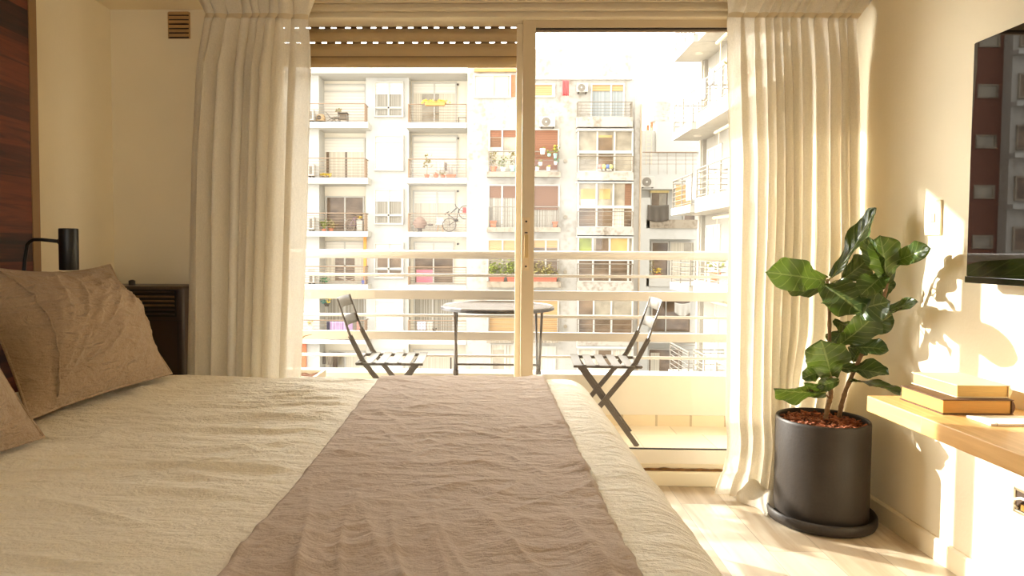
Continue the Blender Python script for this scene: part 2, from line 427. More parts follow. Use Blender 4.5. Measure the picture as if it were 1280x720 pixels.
# ---------------------------------------------------------------- folding bistro chairs
SLAT = mat('chair_slat_paint', (98, 92, 82), .42, .04, 20)
FRM = mat('chair_frame_paint', (62, 52, 42), .4, .05, 20)
def make_chair(loc, rz, label):
    c = thing('folding_chair', label, 'chair', loc, rz, 'bistro chairs on the balcony')
    for i in range(5):
        x = .165 - .0225 - i * .071
        m = MB()
        m.grid(lambda a, b: Vector((x + (a - .5) * .047, (b - .5) * .40, .450 - .004 * math.sin(math.pi * b))), 2, 8)
        m.build('seat_slat', SLAT, c, world=False, thick=.004)
    fb = MB()
    for y in (-.165, .165): fb.bar((.165, y, .442), (-.205, y, .442), .016, .016)
    fb.tube([(-.205, -.165, .442), (-.205, .165, .442)], .006, 8)
    fb.build('seat_frame', FRM, c, world=False)
    for y in (-.183, .183):
        m = MB(); m.bar((.20, y, 0), (-.165, y, .46), .008, .028, (1, 0, .2)); m.bar((-.165, y, .46), (-.235, y, .60), .008, .026, (1, 0, .2))
        m.build('leg', FRM, c, world=False)
        m = MB(); m.tube([(-.230, y, .585), (-.29, y, .76), (-.305, y, .805)], [.0075, .005, .005], 8)
        m.build('back_upright', FRM, c, world=False)
    for y in (-.148, .148):
        m = MB(); m.bar((.13, y, .438), (-.19, y, 0), .008, .028, (1, 0, .2)); m.build('leg', FRM, c, world=False)
    MB().tube([(-.125, -.148, .09), (-.125, .148, .09)], .006, 8).build('stretcher', FRM, c, world=False)
    MB().tube([(.13, -.183, .09), (.13, .183, .09)], .006, 8).build('stretcher', FRM, c, world=False)
    for (z0, z1, x0, x1, cv) in ((.745, .805, -.286, -.305, .02), (.640, .695, -.252, -.27, .025)):
        m = MB().grid(lambda a, b: Vector((x0 + (x1 - x0) * b - cv * math.sin(math.pi * a) * 1.0, (a - .5) * .375, z0 + (z1 - z0) * b)), 12, 2)
        m.build('back_slat', SLAT, c, world=False, thick=.003, smooth=True)
    return c
pa = onZ(759, 457.5, ZB + .45); pb = onZ(740, 443.5, ZB + .45)
ctr = (pa + pb) / 2; ang = math.atan2(pb.y - pa.y, pb.x - pa.x) - R(90)
make_chair((ctr.x + .01, ctr.y, ZB), R(180) + R(-3), 'slatted folding bistro chair with its back to the right, all four legs visible')
pa = onZ(491, 455, ZB + .45); pb = onZ(500, 440, ZB + .45); ctr = (pa + pb) / 2
make_chair((ctr.x, ctr.y, ZB), R(2), 'slatted folding bistro chair left of the round table, facing it')
# ---------------------------------------------------------------- bistro table
tc = onZ(621.7, 383, ZB + .752)
tb = thing('bistro_table', 'round grey metal folding table between the two bistro chairs', 'table', (tc.x, tc.y, ZB), 0)
rt = .322
MB().lathe([(0, .742), (rt - .006, .742), (rt, .744), (rt, .756), (rt - .004, .760), (rt - .012, .757), (0, .756)], (0, 0, 0), 48).build('tabletop', mat('table_metal', (104, 97, 90), .25, .08, 14, metal=.3), tb, world=False, smooth=False)
MB().lathe([(rt - .001, .738), (rt + .004, .738), (rt + .004, .752), (rt - .001, .752)], (0, 0, 0), 48).build('rim', mat('dark_rim', (34, 28, 22), .4, .05, 20), tb, world=False)
for x in (-.238, .238):
    for s in (-1, 1):
        MB().tube([(x + .006 * s, -.2 * s, .742), (x + .006 * s, .22 * s, 0)], .0075, 8).build('leg', FRM, tb, world=False)
    MB().tube([(x - .016, 0, .372), (x + .016, 0, .372)], .011, 10).build('pivot', FRM, tb, world=False)
MB().tube([(-.238, -.02, .418), (.238, -.02, .418)], .006, 8).build('stretcher', FRM, tb, world=False)
# ---------------------------------------------------------------- planter on the balcony
q = onY(380, 470, 3.62)
pt = thing('planter_box', 'white planter box of brown soil with a bare twig, beside the left curtain', 'planter', (q.x - .1, 3.66, ZB), 0)
zt_ = ZV(468, 3.62, 380) - ZB
MB().prism([(-.26, 0), (.26, 0), (.30, zt_), (.275, zt_), (.255, zt_ - .03), (-.255, zt_ - .03), (-.275, zt_), (-.30, zt_)], 'Y', -.12, .12).box(-.29, .29, -.12, -.1, zt_ - .05, zt_).box(-.29, .29, .1, .12, zt_ - .05, zt_).xform(Matrix.Scale(.6, 3, Vector((1, 0, 0)))).build('box', PAINT, pt, world=False)
MB().grid(lambda a, b: Vector(((a - .5) * .3, (b - .5) * .19, zt_ - .02 + .012 * noise.noise(Vector((a * 9, b * 7, 0))))), 20, 12).build('soil', mat('planter_soil', (96, 58, 30), .95, .4, 60, .6, 120), pt, world=False)
tw = onY(371, 428, 3.66); t2 = onY(381, 420, 3.66); t3 = onY(390, 418, 3.66)
MB().tube([Vector((tw.x - .02, 3.66, ZB + zt_ - .03)), tw, t2, t3], [.005, .004, .003, .0015], 6).build('twig', mat('twig_bark', (120, 96, 64), .9), pt)
# ================================================================== bed
LINEN = cloth('linen_beige', (250, 242, 224), 0, 0, 500, .5, [((8, 22, 8), 1.0, .9, 0.10), ((20, 36, 20), 1.0, .55, -.25), ((70, 70, 70), 1.0, .22, .1)], .95, .05)
RUNNR = cloth('taupe_linen', (197, 179, 163), 0, 0, 500, .42, [((9, 26, 9), 1.0, .7, .6), ((18, 40, 18), 1.0, .5, -.5), ((60, 70, 60), 1.0, .25, .05)], .95, .05)
PILLC = cloth('pillow_linen', (180, 157, 131), 0, 0, 500, .7, [((12, 12, 30), 1.0, .9, 0), ((30, 30, 60), 1.0, .3, 0)], .95, .05)
BT = .606
def N(x, y, z=0.0): return noise.noise(Vector((x, y, z)))
def ridge(t): return (1 - min(1, abs(t) * 2.2)) ** 2
def edge(t, flat, r):
    """unrolled distance past the flat part -> (sideways, drop)"""
    if t <= flat: return t, 0.0
    s = t - flat; L = r * math.pi / 2
    if s < L: return flat + r * math.sin(s / r), r * (1 - math.cos(s / r))
    return flat + r + .02 * (s - L), r + (s - L)
X0F, RFOOT = .315, .118
Y0F, RFAR = 2.60, .085
def wr_duvet(x, y):
    return wr_raw(x, y) * (1 - .7 * max(0, min(1, (x - .23) / .03))) * (1 - .82 * max(0, min(1, (x + .47) / .06)) * max(0, min(1, (.30 - x) / .05)))
def wr_raw(x, y):
    wx = x + .05 * N(x * 2, y * 2, 5); wy = y + .035 * N(x * 3.1, y * 2.2, 9)
    h = .012 * N(x * 1.3, y * 2.2, 1) + .010 * N(wx * 2.2, wy * 8, 2)
    k = .55 + .9 * max(0, N(x * 1.7, y * 2.3, 8) + .25)
    h += .016 * ridge(N(wx * 1.5, wy * 6.5, 3) * 1.6) * k + .010 * ridge(N(wx * 3.4, wy * 13, 4) * 1.5) * (.35 + max(0, N(x * 2.4, y * 3, 18)) * 2)
    h += .0034 * N(wx * 9, wy * 30, 6) + .0042 * ridge(N(wx * 7, wy * 26, 7) * 1.4) * (.4 + max(0, N(x * 4, y * 5, 28)) * 1.6)
    c1, s1 = math.cos(.6), math.sin(.6); p1, q1 = wx * c1 + wy * s1, -wx * s1 + wy * c1
    h += .006 * ridge(N(p1 * 3, q1 * 10, 11) * 1.6) * max(0, N(x * 2, y * 2, 33)) * 2
    h *= .62
    # the two long creases that run the length of the bed
    for (yc, amp) in ((2.36, .008), (1.53, .014), (2.0, .007)):
        d = (y - yc - .03 * N(x * 2.6, yc) - .012 * N(x * 9, yc)) / .013
        h += amp * math.exp(-d * d) * (.45 + .55 * (N(x * 3, yc * 3) + .5))
    return h
def bed_point(a, b, off=0.0, wr=None):
    """a: along the bed (room x, unrolled), b: across (room y, unrolled)"""
    x, dx = edge(a, X0F, RFOOT)
    if b > 1.8: y, dy = edge(b, Y0F, RFAR)
    else:
        yy, dy = edge(-b, -.74, .09); y = -yy
    h = wr(a, b) if wr else 0.0
    k = max(dx, dy); q = min(dx, dy)
    drop = math.sqrt(dx * dx + dy * dy) if q > 0 else k
    n = Vector((dx, dy if b > 1.8 else -dy, 0)); n = n.normalized() if n.length > 1e-6 else n
    s = min(1, k / .1)
    p = Vector((x, y, BT - drop))
    up = Vector((0, 0, 1)) * (1 - s) + n * s
    if s > .5:
        h = h * .8 + .012 * N(a * 6, b * 6, 12) * s
    return p + up.normalized() * (h + off)
bed = thing('bed', 'wide bed made up with a wrinkled beige linen cover', 'bed', W(-.6, 1.7), YAW)
A0, A1, B0, B1 = -1.60, .80, .50, 2.98
nu, nv = 400, 420
room(MB().grid(lambda u, v: bed_point(A0 + (A1 - A0) * u, B0 + (B1 - B0) * v, 0, wr_duvet), nu, nv)).build('duvet', LINEN, bed, smooth=True)
room(MB().box(-1.62, .375, .70, 2.635, .24, .47)).build('mattress', mat('mattress_ticking', (232, 222, 200), .9), bed, bevel=.05, seg=4)
room(MB().box(-1.64, .37, .71, 2.62, .10, .24)).build('bed_base', mat('bed_base_fabric', (96, 80, 62), .9), bed, bevel=.01)
for x in (-1.55, .28):
    for y in (.8, 2.53):
        room(MB().lathe([(.025, 0), (.03, .10)], (x, y, 0), 16)).build('leg', mat('bed_leg', (50, 38, 28), .6), bed)
# runner blanket over the foot of the bed
run = None
RA0, RA1 = -.395, .243
def wr_run(a, b):
    t = (a - RA0) / (RA1 - RA0)
    c, s = math.cos(.55), math.sin(.55)
    p, q = a * c + b * s, -a * s + b * c
    h = .001 + .22 * max(0, wr_raw(a, b))
    h += .0075 * ridge(N(p * 3 + .3 * N(a * 3, b * 3), q * 9, 21) * 1.5) * (.25 + max(0, 1.9 - b) * .7)
    c, s = math.cos(-.7), math.sin(-.7); p, q = a * c + b * s, -a * s + b * c
    h += .0045 * ridge(N(p * 4, q * 12 + .5 * N(a * 4, b * 4), 22) * 1.5) * (.3 + max(0, N(a * 2, b * 2, 31) + .3))
    low = max(0.0, min(1.0, (1.55 - b) / .45))
    h += low * low * (.013 * ridge(N(a * 7 + (b - 1.2) * 1.6, b * 1.1, 51) * 1.3) + .008 * ridge(N(a * 13 + (b - 1.2) * 3.2, b * 1.6, 52) * 1.4))
    h += .0012 * N(a * 16, b * 22, 23) + .0018 * ridge(N(a * 5, b * 24 + N(a * 3, b * 2), 24)) * max(.15, t)
    # frilled right hem
    e = max(0.0, (t - .90) / .10)
    h += e * (.004 + .010 * abs(N(b * 24, 5.5, 25))) - .012 * max(0, (t - .985) / .015)
    e2 = max(0.0, (.015 - t) / .015)
    h -= .010 * e2
    return h
def run_point(u, v):
    a = RA0 + (RA1 - RA0) * u; b = B0 + (2.93 - B0) * v
    if u > .97: a += .006 * N(b * 30, 1.7) + .004 * N(b * 70, 2.7)
    base = wr_duvet(a, b)
    return bed_point(a, b, .0, lambda a_, b_: base + .0075 + wr_run(a_, b_))
room(MB().grid(run_point, 170, 420)).build('bed_runner', RUNNR, None, smooth=True)
tag(bpy.data.objects['bed_runner'], 'wrinkled taupe linen runner laid across the foot of the bed', 'blanket')

# ---------------------------------------------------------------- pillows
def pillow(name, label, bl, br_, tl, tr, thick, seed, flap=.13):
    """corners in room coordinates, seen from the room: bl near-bottom, br far-bottom, tl near-top, tr far-top"""
    bl, br_, tl, tr = (Vector(p) for p in (bl, br_, tl, tr))
    nrm = (br_ - bl).cross(tl - bl).normalized()
    if nrm.x < 0: nrm = -nrm
    root = thing(name, label, 'pillow', W(*((bl + br_) / 2)), YAW, 'taupe pillows at the head of the bed')
    def pos(u, v, side):
        s, t = 2 * u - 1, 2 * v - 1
        # pulled-in edges, pointed corners
        ui = .5 + .5 * s * (1 - .055 * (1 - t * t)); vi = .5 + .5 * t * (1 - (.15 if t > 0 else .04) * (1 - s * s))
        p = (bl * (1 - ui) + br_ * ui) * (1 - vi) + (tl * (1 - ui) + tr * ui) * vi
        f = max(0, 1 - abs(s) ** 2.3) ** .85 * max(0, 1 - (abs(t) ** 2.0)) ** .85
        g = thick * f * (1 - .28 * max(0, s) - .10 * max(0, t))
        w = 0
        if side > 0:
            rad = math.hypot(s - .9, t - .9); an = math.atan2(t - .9, s - .9)
            w = .013 * ridge(N(an * 5, rad * 1.2, seed) * 1.3) * min(1, f * 2.2) * max(.25, 1.25 - rad * .55)
            rad = math.hypot(s + .8, t + .9); an = math.atan2(t + .9, s + .8)
            w += .009 * ridge(N(an * 6, rad * 1.5, seed + 3) * 1.3) * min(1, f * 2)
            w += .022 * N(s * 1.5, t * 1.7, seed + 5) * f + .005 * N(s * 5, t * 5, seed + 6) * f
            w += .0028 * ridge(N(s * 4 + N(s * 3, t * 3, 2), t * 14, seed + 7)) * min(1, f * 2)
            # hemmed opening near one end
            d = (u - flap - .012 * N(v * 7, seed)) / .006
            w += .006 * (1 / (1 + math.exp(-d * 1.6)))
        g = g * (.62 if side > 0 else .38)
        return p + nrm * (side * g + w)
    room(MB().grid(lambda u, v: pos(u, v, 1), 110, 80)).build('pillow_front', PILLC, root, smooth=True)
    room(MB().grid(lambda u, v: pos(1 - u, v, -1), 40, 30)).build('pillow_back', PILLC, root, smooth=True)
    # flat seam piping around the edge
    ring = []
    for k in range(160):
        q = k / 160 * 4; e = int(q); f = q - e
        u, v = ((f, 0), (1, f), (1 - f, 1), (0, 1 - f))[e]
        ring.append(pos(u, v, 1) - nrm * .0)
    room(MB().tube(ring, .0045, 6, closed=True)).build('piping', PILLC, root, smooth=True)
    hem = [pos(flap + .0, i / 60, 1) + nrm * .002 for i in range(3, 58)]
    room(MB().tube(hem, .0035, 6)).build('hem', PILLC, root, smooth=True)
    return root
br_ = rZ(213, 468, .63); bl_ = rZ(36, 524, .63)
tr_ = rY(136, 332, 2.62); tl_ = rY(-46, 330, 2.0)
pillow('pillow', 'large taupe linen pillow standing at the far side of the bed, under the lamp', bl_, br_, tl_, tr_, .27, 41)
br2 = rZ(52, 547, .628); d2 = br_ - br2
pillow('pillow', 'taupe linen pillow in front of the large pillow, only its far corner showing', br2 - (br_ - bl_) * 1.02 + Vector((.0, 0, 0)), br2, br2 - (br_ - bl_) + Vector((-.16, 0, .36)), br2 + Vector((-.20, .0, .37)), .24, 77)

# ================================================================== curtains
CURT = cloth('curtain_linen', (238, 231, 215), .42, .10, 350, .25, [((3, 3, .5), 6.0, .4, 0)], .9, .04)
def curtain(name, label, xl, xr, y0, zt, zh, folds, seed, tail=None, inner='R', depth=1.0):
    """xl, xr: functions of height giving the two edges (room x); folds hang from the heading at zh"""
    def P(u, v):
        z = zt + (zfloor - zt) * v
        a, b = xl(z), xr(z)
        fall = max(0, (zh - z)); rise = max(0, z - zh)
        ph = 2 * math.pi * (folds * u + .35 * math.sin(2 * math.pi * u * 1.7 + seed) + (.16 * N(u * 3, z * .7, seed) * min(1, fall)))
        s1 = math.sin(ph); c1 = math.cos(ph)
        q = u if inner == 'R' else 1 - u
        am = (1 - .72 * max(0, min(1, (q - .66) / .14))) * (1 + .55 * N(u * 8, 3.3, seed)) * depth
        if fall > 0 or rise == 0:
            g = min(1, fall / .22); g2 = min(1, fall / .9)
            # pinched at the heading, opening into soft columns below
            y = y0 - (.010 + .034 * g) * am * (2.2 * abs(math.sin(ph / 2)) ** .75 - 1.2 + .16 * math.sin(1.7 * ph + seed) * g) + .016 * N(u * 7, z * .9, seed + 2) * g2
            x = a + (b - a) * u + (.012 + .012 * g) * c1 + .006 * math.sin(2 * ph)
        else:
            g = min(1, rise / .10)
            # the frill above the heading fans out again
            ph2 = ph + .9 * N(u * 9, 1.5, seed) * g
            y = y0 - .012 * g + (.010 + .038 * g) * math.sin(ph2) + .014 * g * math.sin(2.3 * ph2 + seed)
            x = a + (b - a) * u + (.012 + .022 * g) * math.cos(ph2)
        y += .012 * N(u * 2, z * 1.5, seed + 4) - .010 * math.exp(-(rise + fall) / .012) * 0
        p = Vector((x, y, z))
        return tail(p, u, v) if tail else p
    zfloor = .012
    root = thing(name, label, 'curtain', W((xl(1) + xr(1)) / 2, y0, 0), YAW, 'linen curtains at the balcony door')
    vs = 110
    m = MB(); m.grid(P, 260, vs); dr = room(m).build('drape', CURT, root, smooth=True)
    tp = MB(); v0 = (zt - zh) / (zt - zfloor)
    tp.grid(lambda u, v: P(u, v0 - .004 + .008 * v) + Vector((0, -.003, 0)), 260, 1); room(tp).build('heading_tape', mat('curtain_tape', (214, 198, 166), .9), root, smooth=True)
    return root
def interp(tab):
    tab = sorted(tab)
    def f(z):
        if z <= tab[0][0]: return tab[0][1]
        for (a, p), (b, q) in zip(tab, tab[1:]):
            if z <= b: return p + (q - p) * (z - a) / (b - a)
        return tab[-1][1]
    return f
def tabf(pts, y): return interp([(rY(u, v, y).z, rY(u, v, y).x) for u, v in pts])
YC = 2.92
zhead = rY(320, 21, YC).z
curtain('curtain', 'long cream linen curtain gathered beside the heater', tabf([(238, 690), (243, 470), (247, 200), (256, 60), (259, 22), (250, -8), (244, -30)], YC), tabf([(366, 690), (370, 470), (377, 260), (382, 60), (381, 25), (386, 2), (388, -30)], YC), YC, 2.30, zhead, 9.5, .3)
def tail(p, u, v):
    z = p.z
    if z < .30:
        k = (.30 - z) / .30
        # the hem is too long and spills over the floor towards the room
        p.y += .07 * k * max(0, 1 - u * 1.6)
        p.x -= .035 * k ** 2 * (1 - u) + .05 * max(0, k - .72) * math.sin(u * 15 + .6) * (1 - u)
        if k > .55: p.z = max(.012, z - 0) + .035 * (k - .55) / .45 * (1 - (k - .55) / .45) * 4 * max(0, math.sin(u * 9 + 1.0)) * (1 - u)
    if u > .40:      # pushed back by the plant pot
        p.y += .12 * min(1, (u - .40) / .2) * min(1, max(0, (.75 - z) / .4))
    return p
YC2 = 2.94
zh2 = rY(1000, 20, YC2).z
cR = None
def capx(f): return lambda z: min(1.628, f(z))
cR = curtain('curtain', 'long cream linen curtain falling to the floor behind the potted fig', tabf([(916, 640), (915, 560), (911, 520), (915, 330), (918, 200), (914, 60), (912, 24), (917, 0), (918, -30)], YC2), capx(tabf([(1062, 640), (1066, 460), (1073, 300), (1072, 100), (1068, 26), (1082, 0), (1090, -30)], YC2)), YC2, 2.30, zh2, 12, 1.9, tail, 'L', .55)

# the over-long hem folded on the floor boards
ta_, tb_ = rZ(904, 611, .02), rZ(962, 640, .02)
def hem(a, b):
    c = ta_.lerp(tb_, a); d = Vector((tb_.y - ta_.y, -(tb_.x - ta_.x), 0)).normalized()
    if d.y < 0: d = -d
    w = .03 + .13 * a ** .7; h = .012 + .062 * math.sin(math.pi * min(1, .12 + a * .72)) + .012 * math.sin(a * 17)
    q = math.pi * (1 - b)
    return Vector((c.x, c.y, .004)) + d * (w * (.5 + .5 * math.cos(q)) + .012 * math.sin(a * 11)) + Vector((0, 0, h * math.sin(q) ** .7 * (1 + .18 * math.sin(b * 9 + a * 6))))
room(MB().grid(hem, 40, 24)).build('hem', CURT, cR, smooth=True)

# ================================================================== left side: panel, lamp, heater, vent
pe = rX(48, 200, XL + .03).y; pi_ = rX(38.5, 200, XL + .03).y
WOODP = planks('dark_wood_boards', [(34,14,8), (58,24,14), (84,36,20), (112,52,28), (70,30,18)], .105, .62, (3, 40, 1), .5, .012, False, perm=(1, 2, 0), gapcol=.5, bump=.25)
hp = thing('headboard_panel', 'dark reddish wood board panel on the wall behind the pillows', 'wall panel', W(XL, 1.6, 0), YAW)
room(MB().box(XL, XL + .03, -.4, pi_, .0, 2.45)).build('boards', WOODP, hp)
room(MB().box(XL, XL + .034, pi_, pe, .0, 2.45)).build('edge_trim', mat('tan_edge_trim', (140, 108, 72), .6, .05, 6, stretch=(1, 1, .1)), hp, bevel=.002)
BLK = mat('black_lamp_paint', (20, 17, 14), .38, .05, 20)
sh0 = rY(86, 312, 2.36)
lm = thing('wall_lamp', 'black wall reading lamp with a hanging cylinder shade, above the pillows', 'lamp', W(XL + .034, 2.36, 1.0), YAW)
r_ = 11 / 853 * 2.36; zt2 = rY(86, 285.5, 2.36).z; zb2 = rY(86, 337.5, 2.36).z
ss = MB().lathe([(r_ - .003, zb2 + .01), (r_ - .003, zb2), (r_, zb2), (r_, zt2 - .002), (r_ - .002, zt2), (0, zt2)], (sh0.x, 2.36, 0), 32)
ss.lathe([(0, zt2 - .03), (r_ - .003, zt2 - .03), (r_ - .003, zb2)], (sh0.x, 2.36, 0), 32)
sm_ = room(ss).build('lamp_shade', BLK, lm, smooth=True, bevel=.001)
pb_ = rY(29, 352, 2.36); p1_ = rY(31, 325, 2.36); p2_ = rY(34, 306, 2.36); p3_ = rY(42, 299.5, 2.36); p4_ = rY(52, 299.5, 2.36); p5_ = rY(74.5, 302, 2.36)
zc = p3_.z
room(MB().tube([(pb_.x, 2.36, zt2 - .32), (pb_.x, 2.36, pb_.z), (p1_.x, 2.36, p1_.z), (p2_.x, 2.36, p2_.z), ((p2_.x * .6 + p3_.x * .4), 2.36, p2_.z * .45 + zc * .55), (p3_.x, 2.36, zc), (p4_.x, 2.36, p4_.z), (p5_.x + .004, 2.36, p5_.z)], .0062, 12)).build('arm', BLK, lm, smooth=True)
room(MB().lathe([(.045, XL + .034 - 0), (.045, XL + .05), (.01, XL + .055)], (0, 2.36, zt2 - .30), 24, 'X').tube([(XL + .05, 2.36, zt2 - .30), (pb_.x, 2.36, zt2 - .30)], .0065, 10)).build('wall_mount', BLK, lm)
room(MB().lathe([(.0, p5_.x - .002), (.011, p5_.x - .002), (.011, sh0.x - r_ + .003)], (0, 2.36, p5_.z), 14, 'X')).build('joint', BLK, lm)
# heater
HB = mat('heater_brown', (62, 46, 33), .42, .06, 10, .05, 200)
HD = mat('heater_dark', (28, 20, 14), .5, .05, 10)
hy = 2.97
ha, hb_ = rY(222, 410, hy), rY(170, 356, hy)
hx1 = rY(229, 410, hy).x; hz = rY(200, 358, hy).z; hx0 = XL + .045
ht = thing('gas_heater', 'dark brown box wall heater with a louvred grille beside the curtain', 'heater', W((hx0 + hx1) / 2, 3.05, .16), YAW)
room(MB().box(hx0, hx1, hy, 3.19, .16, hz)).build('casing', HB, ht, bevel=.018, seg=4)
lx1 = rY(220, 380, hy - .004).x
lz = [rY(190, v, hy - .004).z for v in (362, 396)]
gm_ = MB().box(hx0 + .03, lx1, hy - .004, hy + .01, lz[1], lz[0]); gr = room(gm_).build('grille_recess', HD, ht)
for i in range(6):
    z = lz[0] - .012 - i * (lz[0] - lz[1] - .024) / 5
    room(MB().bar((hx0 + .036, hy - .008, z), (lx1 - .006, hy - .008, z), .010, .006, (0, .6, 1))).build('louvre', mat('louvre_bronze', (120, 92, 56), .4, .2, 30) if i in (1, 2, 3) else HB, ht)
room(MB().box(lx1 + .004, lx1 + .0065, hy - .0015, hy, .2, lz[1] - .02).box(hx0 + .02, hx1 - .004, hy - .0015, hy, lz[1] - .018, lz[1] - .0155)).build('seam', HD, ht)
room(MB().lathe([(.014, 0), (.014, .02), (.006, .024)], (rY(165, 355, 3.05).x, 3.05, hz), 16)).build('knob', HD, ht)
# vent grille on the wall
vy = 3.186
va, vb = onY(208.5, 14.5, YW - .012), onY(237, 47.5, YW - .012)
vt = thing('wall_vent', 'small square louvred vent high on the wall beside the curtain', 'vent', ((va.x + vb.x) / 2, YW, vb.z), 0)
MB().box(va.x, vb.x, YW - .006, YW, vb.z, va.z).build('plate', mat('vent_paint', (186, 150, 100), .6, .04, 10), vt, bevel=.002)
for i in range(6):
    z = va.z - (i + .5) / 6 * (va.z - vb.z)
    MB().bar((va.x + .006, YW - .010, z + .004), (vb.x - .006, YW - .010, z + .004), .016, .003, (0, -1, .5)).build('slat', mat('vent_paint', (0, 0, 0)), vt)
    MB().box(va.x + .006, vb.x - .006, YW - .007, YW - .0058, z - .009, z - .003).build('slot', HD, vt)

# ================================================================== right side: shelf, books, TV, switch, outlet
xs = 1.28; zs_ = CAMZ - xs / 2.662
ye = rX(1083.75, 490.6, xs).y
OAK = planks('oak_shelf_wood', [(206,158,94), (224,180,114), (236,196,134), (214,168,104)], .5, 3.0, (40, 2.0, 30), .42, .004, False, gapcol=.9, bump=.06)
sf = room(MB().box(xs, XR - .001, .2, ye, zs_ - .052, zs_)).build('wall_shelf', OAK, None, bevel=.003)
tag(sf, 'long floating oak shelf on the right wall under the television', 'shelf')
def book(label, x0, x1, y0, y1, z0, z1, cover, page, pagef):
    b = thing('book', label, 'book', W((x0 + x1) / 2, (y0 + y1) / 2, z0), YAW, 'books stacked on the shelf')
    ct = .003
    room(MB().box(x0 + .004, x1 - .006, y0 + .004, y1 - .004, z0 + ct, z1 - ct)).build('pages', page, b, bevel=.002)
    c = MB().box(x0, x1, y0, y1, z0, z0 + ct).box(x0, x1, y0, y1, z1 - ct, z1)
    n = 6; pr = [(x1 - .006 + .011 * math.sin(math.pi * i / n), z0 + (z1 - z0) * i / n) for i in range(n + 1)]
    c.prism(pr, 'Y', y0, y1)
    room(c).build('cover', cover, b, bevel=.0008)
    return b
PG = mat('yellowed_pages', (226, 170, 92), .85, .12, 90, .5, 260, stretch=(.2, .2, 12))
PG2 = mat('cream_pages', (236, 196, 122), .85, .12, 90, .5, 260, stretch=(.2, .2, 12))
b0 = rZ(1178, 518.5, zs_); b1 = rZ(1121, 499, zs_); bx1 = rY(1267, 520, b0.y).x
bz = rY(1180, 499.5, b0.y).z
book('thick old book with orange page edges and a dark cover, lowest on the shelf', b0.x, bx1, b0.y, b1.y, zs_ + .0005, bz, mat('dark_book_cover', (92, 60, 34), .6, .1, 20), PG, None)
c0 = rZ(1196, 497.5, bz); c1 = rZ(1144, 479.5, bz); cx1 = rY(1263, 498, c0.y).x; cz = rY(1197, 481.5, c0.y).z
book('smaller cream paperback on top of the thick old book', c0.x, cx1, c0.y, c1.y, bz + .0005, cz, mat('cream_book_cover', (236, 214, 170), .6, .08, 12), PG2, None)
n0 = rZ(1208, 519.4, zs_ + .006); n1 = rZ(1237.8, 529.9, zs_ + .006)
nb = thing('notepad', 'thin white notepad lying flat in front of the books', 'notepad', W(n0.x + .1, (n0.y + n1.y) / 2, zs_), YAW)
room(MB().box(n0.x, n0.x + .20, n1.y, n0.y, zs_ + .0005, zs_ + .0065)).build('paper_block', mat('white_paper', (244, 238, 224), .7, .02), nb, bevel=.0008)
for k in (.004, .155):
    room(MB().tube([Vector((n0.x + k + .012 * 1, n1.y + .004 * math.cos(a), zs_ + .0045 + .004 * math.sin(a))) for a in [i * math.pi / 5 for i in range(10)]], .0008, 6, closed=True)).build('ring', mat('wire_metal', (170, 160, 140), .3, metal=.8), nb)
# television
xt = 1.565
ta = rX(1217.1, 53.75, xt); tbm = rX(1207.5, 353.2, xt)
ty = ta.y; tz1 = ta.z; tz0 = tbm.z
tv = thing('television', 'flat black wall television reflecting brick buildings', 'television', W(XR, ty - .6, tz0), YAW)
TVB = mat('tv_bezel', (22, 17, 13), .25, .05, 10)
room(MB().box(xt + .003, xt + .035, ty - 1.28, ty, tz0, tz1)).build('body', TVB, tv, bevel=.003)
m_, nt, out = newmat('tv_screen')
pz = node(nt, 'ShaderNodeBsdfPrincipled', {'Base Color': col((22, 16, 12)), 'Roughness': .015, 'IOR': 1.75, 'Specular IOR Level': .5})
nzs = node(nt, 'ShaderNodeTexNoise', {'Vector': coords(nt), 'Scale': 2.0}).outputs['Fac']
nt.links.new(ramp(nt, nzs, [(0, col((20, 15, 11))), (1, col((25, 18, 13)))]), pz.inputs['Base Color']); nt.links.new(pz.outputs[0], out.inputs[0])
room(MB().box(xt, xt + .004, ty - 1.276, ty - .004, tz0 + .022, tz1 - .004)).build('screen', m_, tv)
room(MB().box(xt - .003, xt + .003, ty - 1.28, ty, tz0 - .0, tz0 + .021)).build('lower_bezel', mat('tv_gloss_bezel', (26, 20, 14), .12, .05, 10), tv, bevel=.0015)
room(MB().box(xt + .034, XR, ty - .85, ty - .45, tz0 + .2, tz0 + .5)).build('wall_bracket', TVB, tv)
# light switch
w0 = rX(1156, 252, XR - .008); w1 = rX(1175, 294, XR - .008)
sw = thing('light_switch', 'cream light switch plate on the wall beside the television', 'light switch', W(XR, (w0.y + w1.y) / 2, w1.z), YAW)
PLT = mat('switch_plastic', (240, 226, 192), .35, .02, 10)
room(MB().box(XR - .009, XR, w1.y, w0.y, w1.z, w0.z)).build('plate', PLT, sw, bevel=.003)
mid = (w0.y + w1.y) / 2 - .006; mz = (w0.z + w1.z) / 2
room(MB().box(XR - .0115, XR - .008, mid - .012, mid + .012, mz - .016, mz + .016)).build('rocker', mat('switch_rocker', (196, 176, 136), .4, .02), sw, bevel=.0015)
